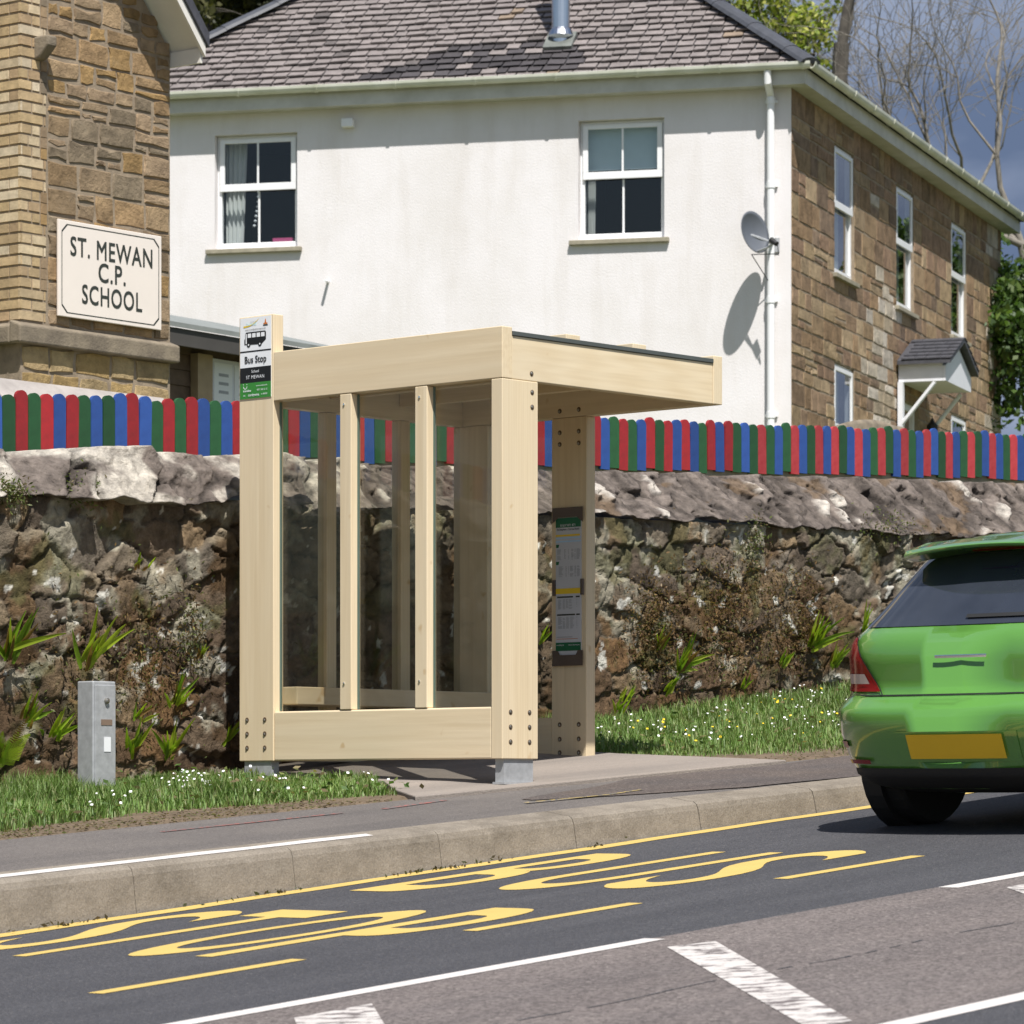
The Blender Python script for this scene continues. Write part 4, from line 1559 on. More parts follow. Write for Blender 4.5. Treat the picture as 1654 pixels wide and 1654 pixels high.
stonework('stone_wall_face', KL - 0.01, 2.2, 8.04, (0.17, 0.30), (0.24, 0.62), pal_h, house, HS, M['ashlar'], holes, relief=0.012, joint=0.010, seed=4, x0=0.005, colf=lime, split=0.12)

def window(rect, fr, depth, mat_glass, style, name='window'):
    """vertical sliding window: frame > panes, sill, curtain"""
    a, b, c, d = rect
    y = depth
    mb = MB()
    f = 0.055
    mb.box(a + .002, a + f, y, y + 0.07, c + .002, d - .002)
    mb.box(b - f, b - .002, y, y + 0.07, c + .002, d - .002)
    mb.box(a + f, b - f, y, y + 0.07, d - f, d - .002)
    mb.box(a + f, b - f, y, y + 0.07, c + .002, c + f * 1.5)
    zm = c + (d - c) * 0.535
    ua, ub = a + f * 0.7, b - f * 0.7
    # upper sash stands forward of the lower one
    mb.box(ua, ub, y - 0.03, y - 0.002, zm - 0.03, zm + 0.055)
    mb.box(ua, ua + 0.06, y - 0.03, y - 0.002, zm + 0.055, d - f * 0.8)
    mb.box(ub - 0.06, ub, y - 0.03, y - 0.002, zm + 0.055, d - f * 0.8)
    mb.box(ua + 0.06, ub - 0.06, y - 0.03, y - 0.002, d - f * 0.8 - 0.05, d - f * 0.8)
    if style != 'stone':
        xm = (a + b) / 2
        mb.box(xm - 0.012, xm + 0.012, y - 0.024, y - 0.010, zm + 0.055, d - f * 0.8 - 0.05)
        mb.box(xm - 0.012, xm + 0.012, y + 0.02, y + 0.04, c + f * 1.5, zm - 0.03)
    w = mb.build(name, M['pvc'], house, fr, bevel=0.004)
    for z0, z1, yy in ((c + f, zm, y + 0.03), (zm + 0.02, d - f, y - 0.016)):
        g = MB()
        g.face([(a + f * 0.6, yy, z0), (b - f * 0.6, yy, z0), (b - f * 0.6, yy, z1), (a + f * 0.6, yy, z1)])
        g.build('pane', mat_glass, w, fr, fix=False)
    s_ = MB()
    so_ = 0.06
    s_.box(a - 0.10, b + 0.06, -so_, depth - 0.003, c - 0.055, c - 0.002)
    s_.build('sill', M['sill'], w, fr, bevel=0.006)
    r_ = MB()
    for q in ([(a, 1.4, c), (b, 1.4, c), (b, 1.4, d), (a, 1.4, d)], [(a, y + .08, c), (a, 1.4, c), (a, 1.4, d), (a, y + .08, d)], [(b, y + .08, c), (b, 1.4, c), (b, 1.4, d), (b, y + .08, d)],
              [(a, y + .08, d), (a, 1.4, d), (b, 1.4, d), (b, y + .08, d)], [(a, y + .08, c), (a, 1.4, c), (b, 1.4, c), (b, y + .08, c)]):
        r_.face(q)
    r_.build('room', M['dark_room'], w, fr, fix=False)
    if style in ('left', 'stone', 'right'):
        cu = MB()
        n = 26
        wd = {'left': 0.26, 'stone': 0.34, 'right': 0.10}[style]
        x_a = a + f if style != 'stone' else b - f - wd
        prev = None
        for i in range(n + 1):
            t = i / n
            xx = x_a + wd * t
            yy = y + 0.16 + 0.02 * math.sin(t * 26)
            # the hem is drawn back towards the jamb
            zt0, zb0 = d - 0.04, c + 0.03
            xb_ = x_a + wd * t * (0.8 if style != 'stone' else 1.0)
            cur = ((xb_, yy, zb0), (xx, yy, zt0))
            if prev:
                cu.face([prev[0], cur[0], cur[1], prev[1]])
            prev = cur
        cu.build('curtain', M['curtain'], w, fr, fix=False)
    if style == 'right':
        bl_ = MB()
        bl_.box(a + f, b - f, y + 0.09, y + 0.094, zm + 0.13, d - 0.03)
        bl_.box(a + f, b - f, y + 0.085, y + 0.10, zm + 0.09, zm + 0.13)
        bl_.build('blind', M['blind'], w, fr)
    return w


w1 = window(wl, HF, 0.10, M['pane'], 'left')
w2 = window(wr, HF, 0.10, M['pane'], 'right')
for r_ in ws:
    window(r_, HS, 0.035, M['pane_bright'], 'stone')
for r_ in ws_low:
    window(r_, HS, 0.035, M['pane_bright'], 'stone')
# ornaments on the left window's sill
mb = MB()
xm = (wl[0] + wl[1]) / 2
for i in range(9):
    t = i / 8
    mb.lathe([(0.004, 0), (0.016 + 0.006 * (1 - t), 0.015), (0.004, 0.03)], Matrix.Translation((xm - 0.03 - 0.05 * (1 - t) ** 2, 0.19, wl[2] + 0.28 + 0.45 * t)), 8)
mb.build('hanging_ornament', M['white'], w1, HF)
mb = MB()
mb.box(wl[1] - 0.36, wl[1] - 0.12, 0.19, 0.27, wl[2] + 0.085, wl[2] + 0.14)
mb.build('pink_box', simple('pink_card', (0.42, 0.06, 0.16), 0.6), w1, HF)

rg = random.Random(8)
# door, canopy and lamp on the stone front
mb = MB()
mb.box(doorh[0] + .002, doorh[0] + 0.09, 0.05, 0.15, doorh[2], doorh[3] - 0.002)
mb.box(doorh[1] - 0.09, doorh[1] - .002, 0.05, 0.15, doorh[2], doorh[3] - 0.002)
mb.box(doorh[0] + 0.09, doorh[1] - 0.09, 0.05, 0.15, doorh[3] - 0.09, doorh[3] - 0.002)
dfr = mb.build('door_frame', M['pvc'], house, HS)
mb = MB()
mb.box(doorh[0] + 0.09, doorh[1] - 0.09, 0.10, 0.145, doorh[2], doorh[3] - 0.09)
mb.build('door', simple('door_paint', (0.22, 0.15, 0.10), 0.5), dfr, HS)
mb = MB()
ca_, cb_, cp = 4.99, 6.55, 0.62
ez, az = 5.30, 5.80
cm = (ca_ + cb_) / 2
# slated pitched top, boarded gable, boxed sides
mb.box(ca_ + 0.05, ca_ + 0.09, -cp + 0.03, -0.026, ez - 0.06, ez + 0.17)
mb.box(cb_ - 0.09, cb_ - 0.05, -cp + 0.03, -0.026, ez - 0.06, ez + 0.17)
mb.prism([(ca_ + 0.05, ez - 0.06), (cb_ - 0.05, ez - 0.06), (cb_ - 0.05, ez + 0.13), (cm, az - 0.07), (ca_ + 0.05, ez + 0.13)], lambda x, z: (x, -cp - 0.01, z), lambda x, z: (x, -cp + 0.028, z))
mb.box(ca_ + 0.09, cb_ - 0.09, -cp + 0.03, -0.026, ez - 0.055, ez - 0.035)
pc = mb.build('porch_canopy', M['porch'], house, HS)
mb = MB()
for sgn, xa in ((1, ca_ - 0.04), (-1, cb_ + 0.04)):
    prof = [(xa, ez + 0.15), (cm, az), (cm, az + 0.055), (xa, ez + 0.20)]
    mb.prism(prof, lambda x, z: (x, -cp - 0.09, z), lambda x, z: (x, -0.026, z))
for i in range(6):
    t0 = i / 6
    for sgn, xa in ((1, ca_ - 0.05), (-1, cb_ + 0.05)):
        x_0, x_1 = xa + (cm - xa) * t0, xa + (cm - xa) * (t0 + 1 / 6)
        z_0, z_1 = ez + 0.20 + (az - ez - 0.145) * t0, ez + 0.20 + (az - ez - 0.145) * (t0 + 1 / 6)
        y = -cp - 0.10
        while y < -0.15:
            wdt = rg.uniform(0.12, 0.2)
            y2 = min(y + wdt, -0.027)
            mb.mesh([(x_0, y, z_0 + 0.012), (x_0, y2 - 0.006, z_0 + 0.012), (x_1, y2 - 0.006, z_1), (x_1, y, z_1), (x_0, y, z_0 + 0.028), (x_0, y2 - 0.006, z_0 + 0.028), (x_1, y2 - 0.006, z_1 + 0.006), (x_1, y, z_1 + 0.006)],
                    [(0, 1, 5, 4), (4, 5, 6, 7), (0, 4, 7, 3), (1, 2, 6, 5)])
            y = y2
mb.build('canopy_roof', M['slate_dark'], pc, HS)
mb = MB()
mb.tube([(ca_ + 0.02, -0.05, az * 0 + ez - 0.62), (ca_ + 0.02, -cp + 0.12, ez - 0.08)], 0.028, 6)
mb.build('bracket', M['porch'], pc, HS)
mb = MB()
mb.tube([(cb_ - 0.07, -0.05, ez - 0.62), (cb_ - 0.07, -cp + 0.12, ez - 0.08)], 0.028, 6)
mb.build('bracket', M['porch'], pc, HS)
mb = MB()
mb.box(ca_ + 0.0, ca_ + 0.10, -0.09, -0.026, 2.6, ez - 0.062)
mb.build('porch_post', M['porch'], pc, HS)
mb = MB()
lx = 6.42
mb.lathe([(0.02, 0), (0.06, 0.03), (0.075, 0.2), (0.03, 0.25), (0.01, 0.30)], Matrix.Translation((lx, -0.14, 4.62)), 10)
mb.box(lx - 0.015, lx + 0.015, -0.13, -0.026, 4.68, 4.71)
mb.build('wall_lamp', M['carblack'], house, HS)

# roof: eaves all round, hips from both visible corners
OV = 0.28
ze = 8.20
PT = math.tan(rad(37.5))


def eave_corner(off=None):
    OV = off if off is not None else globals()['OV']
    # meeting point of the two offset eaves lines
    a = HF @ Vector((0, -OV, 0)); da = (HF.to_3x3() @ Vector((1, 0, 0)))
    b = HS @ Vector((0, -OV, 0)); db = (HS.to_3x3() @ Vector((1, 0, 0)))
    den = da.x * db.y - da.y * db.x
    t = ((b.x - a.x) * db.y - (b.y - a.y) * db.x) / den
    p = a + da * t
    return Vector((p.x, p.y, ze))


EB = eave_corner()
EA = HF @ Vector((XL - OV, -OV, ze))
EC = HS @ Vector((KL + OV, -OV, ze))
half = (EB - EA).length / 2
EE = HF @ Vector((((XL - OV) + (HF.inverted() @ EB).x) / 2, -OV + half, ze + half * PT))
ED = EC + (EA - EB)
back = (EC - EB).normalized()
EFp = EE + back * ((EC - EB).length - 2 * half)
mb = MB()
mb.face([EA, EB, EE])
mb.face([EB, EC, EFp, EE])
mb.face([EC, ED, EFp])
mb.face([ED, EA, EE, EFp])
roof = mb.build('roof', M['slate_dark'], house, fix=True)


def slates(name, P0, P1, apexes, parent, exp=0.155, wd=(0.13, 0.24), seed=2):
    """lay rows of slates on the plane P0-P1-apex, clipped to the polygon"""
    rg = random.Random(seed)
    u = (P1 - P0).normalized()
    n = u.cross((apexes[0] - P0)).normalized()
    if n.z < 0:
        n = -n
    v = n.cross(u)
    if v.z < 0:
        v = -v
    poly = [(0, 0), ((P1 - P0).length, 0)] + [((a - P0).dot(u), (a - P0).dot(v)) for a in apexes]
    mb = MB()
    hmax = max(p[1] for p in poly)
    r = 0
    y = 0.02
    while y < hmax:
        ym = y + exp * 0.5
        xs = []
        for i in range(len(poly)):
            (xa, ya), (xb, yb) = poly[i], poly[(i + 1) % len(poly)]
            if (ya <= max(ym, 0.001) < yb) or (yb <= max(ym, 0.001) < ya):
                xs.append(xa + (xb - xa) * (max(ym, 0.001) - ya) / (yb - ya))
        if len(xs) >= 2:
            x, xe = min(xs), max(xs)
            x -= rg.uniform(0, 0.1)
            while x < xe:
                w = rg.uniform(*wd)
                x2 = min(x + w, xe + 0.02)
                j = lambda q: rg.uniform(-q, q)
                dark = rg.random()
                base = (0.222, 0.194, 0.188)
                k = rg.uniform(0.89, 1.09)
                if dark < 0.05:
                    k *= 0.55
                col = tuple(c * k for c in base)
                if rg.random() < 0.007:
                    col = (0.26 * k, 0.20 * k, 0.15 * k)
                # patch of darker slates left of the flue
                dk = 3.2 < x < 5.75 and 0.1 < y < 0.85 + 0.08 * math.sin(x * 3) and (x - 3.2) > (y - 0.15) * 1.5
                if dk and rg.random() < 0.94:
                    kk = rg.uniform(0.7, 1.15)
                    col = (0.065 * kk, 0.058 * kk, 0.062 * kk)
                th = rg.uniform(0.012, 0.027) if not dk else 0.013
                g = 0.008
                yo = y + j(0.012)
                pts_ = [(x + g + j(.006), yo + j(.008), 0.030 + th), (x2 - g + j(.006), yo + j(.012), 0.030 + th + j(0.006)), (x2 - g, yo + exp + 0.04, 0.012), (x + g, yo + exp + 0.04, 0.012)]
                top_ = [P0 + u * a + v * b + n * c for a, b, c in pts_]
                bot = [P0 + u * a + v * b + n * (c - th) for a, b, c in pts_]
                mb.mesh(top_ + bot, [(0, 1, 2, 3), (0, 4, 5, 1), (1, 5, 6, 2), (3, 7, 4, 0)], col)
                x = x2
        y += exp
        r += 1
    return mb.build(name, M['slate'], parent, fix=True)


slates('slates', EA, EB, [EE], roof)
slates('slates', EB, EC, [EFp, EE], roof, 0.16, (0.18, 0.3), seed=6)
for p, q in ((EA, EE), (EB, EE), (EE, EFp)):
    mb = MB()
    dv = (q - p)
    ln_ = dv.length
    n = int(ln_ / 0.42)
    for i in range(n + 1):
        a, b = p + dv * (i / (n + 1)), p + dv * ((i + 1.06) / (n + 1))
        t = dv.normalized()
        side = t.cross(Vector((0, 0, 1))).normalized()
        upv = side.cross(t)
        lift = upv * (0.035 + 0.004 * (i % 2))
        r_ = 0.135
        vs = []
        for pt, rr in ((a, r_ * 1.04), (b, r_)):
            for k in range(7):
                w = math.pi * (k / 6) * 0.9 + math.pi * 0.05
                vs.append(pt + lift + side * (rr * math.cos(w)) + upv * (rr * 0.62 * math.sin(w)))
        mb.mesh(vs, [(k, k + 1, 8 + k, 7 + k) for k in range(6)] + [tuple(range(7)), tuple(range(7, 14))])
    mb.build('ridge_tiles', M['ridge'], roof, fix=True)

# fascia, soffit, gutter
FC = eave_corner(OV - 0.06)
GC = eave_corner(OV + 0.02)
for fr, xa, xb in ((HF, XL - OV, (HF.inverted() @ GC).x), (HS, (HS.inverted() @ GC).x, KL + OV)):
    fx = (fr.inverted() @ FC).x
    fa, fb = (xa, fx) if fr is HF else (fx + 0.003, xb)
    mb = MB()
    mb.box(fa, fb, -OV + 0.06, -OV + 0.085, 8.035, 8.21)
    mb.box(xa if fr is HF else 0.0, 0.0 if fr is HF else xb, -OV + 0.086, -0.0, 8.04, 8.06)
    mb.build('fascia', M['fascia'], house, fr)
    mb = MB()
    vs = []
    prof = []
    for k in range(9):
        w = math.pi + math.pi * k / 8
        prof.append((-OV - 0.02 + 0.058 * math.cos(w), 8.262 + 0.075 * math.sin(w)))
    for k in range(8, -1, -1):
        w = math.pi + math.pi * k / 8
        prof.append((-OV - 0.02 + 0.052 * math.cos(w), 8.265 + 0.068 * math.sin(w)))
    mb.prism(prof, lambda y, z: (xa, y, z), lambda y, z: (xb, y, z))
    x = xa + 0.9
    while x < xb:
        p2 = [(-OV - 0.02 + 0.068 * math.cos(math.pi + math.pi * k / 8), 8.264 + 0.085 * math.sin(math.pi + math.pi * k / 8)) for k in range(9)]
        mb.prism(p2, lambda y, z: (x, y, z), lambda y, z: (x + 0.03, y, z))
        x += 0.95
    mb.build('gutter', M['gutter'], house, fr)
mb = MB()
ci = HF @ Vector((0, 0, 8.045))
c1 = HF @ Vector((0, -OV + 0.084, 8.045))
c2 = HS @ Vector((0, -OV + 0.084, 8.045))
ce = eave_corner(OV - 0.084)
mb.prism([0, 1, 2, 3], lambda i: (ci, c1, Vector((ce.x, ce.y, 8.045)), c2)[i], lambda i: (ci, c1, Vector((ce.x, ce.y, 8.045)), c2)[i] + Vector((0, 0, 0.012))) if False else None
q4 = [ci, c1, Vector((ce.x, ce.y, 8.045)), c2]
mb.mesh(q4 + [p + Vector((0, 0, 0.012)) for p in q4], [(0, 1, 2, 3), (4, 5, 6, 7), (0, 1, 5, 4), (1, 2, 6, 5), (2, 3, 7, 6), (3, 0, 4, 7)])
mb.build('soffit', M['fascia'], house)
# downpipe near the corner
dx = hit(HF, 1245, 400, -0.07)[0]
mb = MB()
mb.tube([(dx, -OV, 8.19), (dx, -OV + 0.01, 8.06), (dx, -0.075, 7.93), (dx, -0.075, 2.3)], 0.042, 12)
for z in (7.85, 6.9, 5.6, 4.3):
    mb.lathe([(0.050, 0), (0.050, 0.07)], Matrix.Translation((dx, -0.075, z)), 12)
    mb.box(dx - 0.07, dx + 0.07, -0.035, 0.0 - 0.001, z + 0.02, z + 0.05)
mb.build('downpipe', M['pvc'], house, HF, smooth=False)
# small vent box and stub pipe on the render
vx, vz = hit(HF, 564, 200)
mb = MB()
mb.box(vx - 0.07, vx + 0.07, -0.10, -0.001, vz - 0.05, vz + 0.05)
mb.build('vent_box', M['pvc'], house, HF, bevel=0.01)
vx, vz = hit(HF, 530, 455)
mb = MB()
mb.tube([(vx, -0.001, vz), (vx, -0.14, vz - 0.005)], 0.018, 8)
mb.build('overflow_pipe', M['pvc'], house, HF)
# steel flue through the front slope
ray = Vector(((906 - CX) / FPX, 1.0, (HZ - 72) / FPX))
nrm = (EB - EA).cross(EE - EA).normalized()
fp = ray * ((EA.dot(nrm)) / ray.dot(nrm))
mb = MB()
FM = Matrix.Translation(fp)
mb.lathe([(0.10, -0.1), (0.10, 0.10), (0.105, 0.14), (0.105, 2.0)], FM, 20)
mb.lathe([(0.105, 0.06), (0.15, 0.10), (0.13, 0.16), (0.106, 0.19)], FM, 20)
mb.build('flue', M['steel'], house, smooth=False)
uu = (EB - EA).normalized()
nn = nrm if nrm.z > 0 else -nrm
vv = nn.cross(uu)
vv = vv if vv.z > 0 else -vv
mb = MB()
for (a0, a1, b0, b1) in ((-0.17, 0.17, -0.20, 0.17),):
    mb.mesh([fp + uu * a + vv * b + nn * c for c in (0.03, 0.075) for a, b in ((a0, b0), (a1, b0), (a1, b1), (a0, b1))], [(0, 1, 2, 3), (4, 5, 6, 7), (0, 1, 5, 4), (1, 2, 6, 5), (2, 3, 7, 6), (3, 0, 4, 7)])
mb.build('flashing', simple('lead_flashing', (0.15, 0.16, 0.145), 0.6, 0.2, var=0.3, vscale=6), roof)

# ------------------------------------------------------------------ satellite dish
dpx, dpz = hit(HF, 1212, 378, -0.42)
mxp, mxz = hit(HF, 1247, 394, -0.10)
dish = empty('satellite_dish', HF @ Vector((mxp, 0, mxz)), 'grey oval satellite dish on the white wall beside the downpipe', 'satellite dish')
axis = Vector((0.69, -0.69, 0.20)).normalized()
DM = (axis.to_track_quat('Z', 'Y')).to_matrix().to_4x4()
DM = HF.to_3x3().to_4x4().inverted() @ DM if False else DM
cen = HF @ Vector((dpx, -0.42, dpz))
DM = Matrix.Translation(cen) @ DM
mb = MB()
vs, fs = [], []
n, rings = 36, 8
for side in (0, 1):
    for r in range(rings + 1):
        t = r / rings
        for k in range(n):
            w = 2 * math.pi * k / n
            vs.append(DM @ Vector((0.230 * t * math.cos(w), 0.245 * t * math.sin(w), 0.075 * t * t - 0.006 * side)))
off = (rings + 1) * n
for side in (0, 1):
    for r in range(rings):
        for k in range(n):
            a = side * off + r * n
            fs.append((a + k, a + (k + 1) % n, a + n + (k + 1) % n, a + n + k))
for k in range(n):
    fs.append((rings * n + k, rings * n + (k + 1) % n, off + rings * n + (k + 1) % n, off + rings * n + k))
mb.mesh(vs, fs)
mb.build('reflector', M['dish'], dish, smooth=True)
mb = MB()
f0 = DM @ Vector((0, -0.222, 0.06))
f1 = DM @ Vector((0, -0.20, 0.36))
mb.tube([f0, (f0 + f1) / 2 + Vector((0, 0, -0.015)), f1], 0.012, 8)
mb.build('feed_arm', M['galv'], dish)
mb = MB()
mb.tube([f1 + Vector((0, 0, -0.03)), f1 + (cen - f1).normalized() * 0.09], [0.028, 0.034], 10)
mb.build('receiver_head', M['carblack'], dish)
mb = MB()
bk = DM @ Vector((0, 0, -0.02))
wp0 = HF @ Vector((mxp, -0.003, mxz))
wp1 = HF @ Vector((mxp, -0.26, mxz))
mb.tube([wp0, wp1, bk], 0.019, 8)
mb.box(mxp - 0.07, mxp + 0.07, -0.02, -0.002, mxz - 0.08, mxz + 0.08, M=HF)
mb.build('wall_bracket', M['galv'], dish)
mb = MB()
mb.tube([f1, f1 + Vector((0.02, 0, -0.14)), bk + Vector((0.03, 0.03, -0.22)), wp0 + Vector((0, -0.01, -0.5)), wp0 + Vector((0.0, -0.01, -1.3))], 0.006, 6)
mb.build('cable', M['carblack'], dish)

# ------------------------------------------------------------------ school building
SF = frame((-3.374, 25.5), rad(52))
school = empty('school_building', (-3.374, 25.5, 2.3), 'brown stone school building with pale brick quoins and cream name board', 'building')
KR = 1.49


def sch_top(k):
    return 5.36 + (KR - k) * 1.2


pal_s = [(0.315, 0.212, 0.118), (0.285, 0.196, 0.113), (0.345, 0.246, 0.150), (0.27, 0.198, 0.128), (0.355, 0.232, 0.108), (0.305, 0.222, 0.142), (0.225, 0.178, 0.125), (0.325, 0.236, 0.155)]
mb = MB()
mb.face([(0, 0, 2.2), (KR, 0, 2.2), (KR, 0, 5.36), (0, 0, sch_top(0))])
mb.face([(KR, 0, 2.2), (KR, 6, 2.2), (KR, 6, 5.36), (KR, 0, 5.36)])
mb.face([(0, 0, 2.2), (0, 2.2, 2.2), (0, 2.2, sch_top(0)), (0, 0, sch_top(0))])
mb.face([(0, 2.2, 2.2), (-6, 2.2, 2.2), (-6, 2.2, 7.6), (0, 2.2, 7.6)])
mb.build('mortar_bed', M['mortar'], school, SF, fix=False)
qw = 0.255
stonework('stone_face', KR - qw - 0.004, 3.28, 7.1, (0.11, 0.21), (0.16, 0.36), pal_s, school, SF, M['ashlar'], (), sch_top, 0.014, 0.013, 21, qw, split=0.4)
stonework('base_stone_face', KR - 0.004, 2.2, 3.13, (0.22, 0.34), (0.22, 0.36), [(0.40, 0.28, 0.13), (0.36, 0.27, 0.15), (0.30, 0.24, 0.16), (0.42, 0.31, 0.17)], school, SF, M['ashlar'], (), None, 0.016, 0.02, 22, 0.0, split=0.15)
# return wall to the left, receding
S2 = SF @ Matrix.Rotation(rad(90), 4, 'Z')
S2 = frame((-3.374, 25.5), rad(52 + 90))
S2 = frame(tuple((SF @ Vector((0, 2.2, 0)))[:2]), rad(52 - 90))
# brick quoins, alternating long and short
mbq = MB()
qr = random.Random(31)
z = 3.285
i = 0
pal_b = [(0.52, 0.40, 0.25), (0.46, 0.34, 0.20), (0.56, 0.45, 0.30), (0.50, 0.37, 0.21), (0.60, 0.50, 0.36), (0.42, 0.30, 0.18)]
while z < 7.05:
    h = 0.0755
    long_ = (i // 3) % 2 == 0
    w = 0.245 if long_ else 0.185
    xs = [0.0, 0.105 if i % 2 else 0.215, w] if w > 0.22 else [0.0, 0.105 if i % 2 else 0.07, w]
    for a, b in zip(xs[:-1], xs[1:]):
        if b - a < 0.02:
            continue
        c = qr.choice(pal_b)
        k = qr.uniform(0.85, 1.12)
        a2, b2 = a + 0.005, b - 0.005
        r = qr.uniform(0.004, 0.010)
        a0 = a2 if a > 0 else -0.012
        v = [(a0, 0.01, z + .006), (b2, 0.01, z + .006), (b2, 0.01, z + h - .006), (a0, 0.01, z + h - .006), (a0 + .003, -r, z + .009), (b2 - .004, -r, z + .009), (b2 - .004, -r, z + h - .009), (a0 + .003, -r, z + h - .009)]
        mbq.mesh(v, [(4, 5, 6, 7), (0, 1, 5, 4), (1, 2, 6, 5), (2, 3, 7, 6), (3, 0, 4, 7)], tuple(q * k for q in c))
    # rest of the corner on the stone side
    if not long_:
        c = qr.choice(pal_s)
        v = [(w + .006, 0.01, z), (qw - .004, 0.01, z), (qw - .004, 0.01, z + h), (w + .006, 0.01, z + h), (w + .009, -0.006, z + .003), (qw - .007, -0.006, z + .003), (qw - .007, -0.006, z + h - .003), (w + .009, -0.006, z + h - .003)]
        mbq.mesh(v, [(4, 5, 6, 7), (0, 1, 5, 4), (1, 2, 6, 5), (2, 3, 7, 6), (3, 0, 4, 7)], c)
    # return face
    y = 0.0
    ys = [-0.012, 0.215 if i % 2 else 0.105, 0.33 if i % 2 else 0.22]
    for a, b in zip(ys[:-1], ys[1:]):
        c = qr.choice(pal_b)
        k = qr.uniform(0.85, 1.12)
        v = [(0.01, a + .005, z + .006), (0.01, b - .005, z + .006), (0.01, b - .005, z + h - .006), (0.01, a + .005, z + h - .006), (-.008, a + .006, z + .009), (-.008, b - .008, z + .009), (-.008, b - .008, z + h - .009), (-.008, a + .006, z + h - .009)]
        mbq.mesh(v, [(4, 7, 6, 5), (0, 4, 5, 1), (1, 5, 6, 2), (2, 6, 7, 3), (3, 7, 4, 0)], tuple(q * k for q in c))
    z += h
    i += 1
mbq.build('brick_quoins', M['brick'], school, SF, fix=True)
mb = MB()
mb.prism([(0.03, 3.125), (-0.075, 3.125), (-0.075, 3.245), (0.03, 3.285)], lambda y, z: (-0.08, y, z), lambda y, z: (KR + 0.03, y, z))
mb.prism([(-0.08, 3.125), (0.02, 3.125), (0.02, 3.285), (-0.08, 3.245)], lambda x, z: (x, 0.031, z), lambda x, z: (x, 2.2, z))
mb.build('string_course', M['string'], school, SF, bevel=0.012)
mb = MB()
mb.prism([(-0.03, 2.87), (-0.32, 2.66), (-0.32, 2.2), (-0.03, 2.2)], lambda y, z: (-0.4, y, z), lambda y, z: (KR - 0.1, y, z))
mb.build('base_ledge', M['cement'], school, SF, bevel=0.01)
# corbel stone
cx_, cz_ = hit(SF, 72, 80, -0.06)
mb = MB()
mb.prism([(0.03, cz_ - 0.08), (-0.05, cz_ - 0.06), (-0.14, cz_ + 0.02), (-0.14, cz_ + 0.09), (0.03, cz_ + 0.09)], lambda y, z: (cx_ - 0.045, y, z), lambda y, z: (cx_ + 0.045, y, z))
mb.build('corbel', M['string'], school, SF, bevel=0.015)
# roof: slab with overhanging verge, soffit and white bargeboard
mb = MB()
ke = KR + 0.05
prof = [(-0.4, sch_top(-0.4) + 0.06), (ke, sch_top(ke) + 0.06), (ke, sch_top(ke) + 0.16), (-0.4, sch_top(-0.4) + 0.16)]
mb.prism(prof, lambda x, z: (x, -0.34, z), lambda x, z: (x, 6.0, z))
mb.build('roof', M['slate_dark'], school, SF)
mb = MB()
prof = [(-0.4, sch_top(-0.4) - 0.03), (ke - 0.02, sch_top(ke - 0.02) - 0.03), (ke - 0.02, sch_top(ke - 0.02) + 0.055), (-0.4, sch_top(-0.4) + 0.055)]
mb.prism(prof, lambda x, z: (x, -0.32, z), lambda x, z: (x, -0.295, z))
prof = [(-0.4, sch_top(-0.4) + 0.03), (ke - 0.02, sch_top(ke - 0.02) + 0.03), (ke - 0.02, sch_top(ke - 0.02) + 0.055), (-0.4, sch_top(-0.4) + 0.055)]
mb.prism(prof, lambda x, z: (x, -0.294, z), lambda x, z: (x, 6.0, z))
mb.box(ke - 0.045, ke - 0.021, -0.29, 6.0, sch_top(ke) - 0.05, sch_top(ke) + 0.055)
mb.build('bargeboard', simple('cream_barge_paint', (0.72, 0.69, 0.63), 0.5, var=0.05), school, SF)

# the school's name board
sgr = px_rect(SF, 92, 258, 368, 522, -0.03)
sx0, sx1, sz0, sz1 = sgr
ssn = empty('school_sign', SF @ Vector(((sx0 + sx1) / 2, -0.04, sz0)), 'cream name board lettered ST. MEWAN C.P. SCHOOL on the stone gable', 'sign')
mb = MB()
mb.box(sx0, sx1, -0.048, -0.026, sz0, sz1)
mb.build('board', M['sign_cream'], ssn, SF, bevel=0.004)
mb = MB()
ya = -0.0492


def ring(i0, i1, cut0, cut1):
    def oct_(i, c):
        return [(sx0 + i + c, sz0 + i), (sx1 - i - c, sz0 + i), (sx1 - i, sz0 + i + c), (sx1 - i, sz1 - i - c), (sx1 - i - c, sz1 - i), (sx0 + i + c, sz1 - i), (sx0 + i, sz1 - i - c), (sx0 + i, sz0 + i + c)]
    A, B = oct_(i0, cut0), oct_(i1, cut1)
    for k in range(8):
        mb.face([(A[k][0], ya, A[k][1]), (A[(k + 1) % 8][0], ya, A[(k + 1) % 8][1]), (B[(k + 1) % 8][0], ya, B[(k + 1) % 8][1]), (B[k][0], ya, B[k][1])])


ring(0.026, 0.033, 0.05, 0.053)
mb.build('border_line', M['ink'], ssn, SF, fix=False)
rt = SF.to_3x3() @ Vector((1, 0, 0))
for txt, t, wd_ in (('ST. MEWAN', 0.27, 0.82), ('C.P.', 0.50, 0.27), ('SCHOOL', 0.75, 0.60)):
    text_obj('lettering', txt, M['ink'], ssn, SF @ Vector(((sx0 + sx1) / 2 + 0.01, -0.048, sz1 - (sz1 - sz0) * t)), rt, UP, 0.132, wscale=1.2, spacing=1.1, maxw=wd_, heavy=0.013)

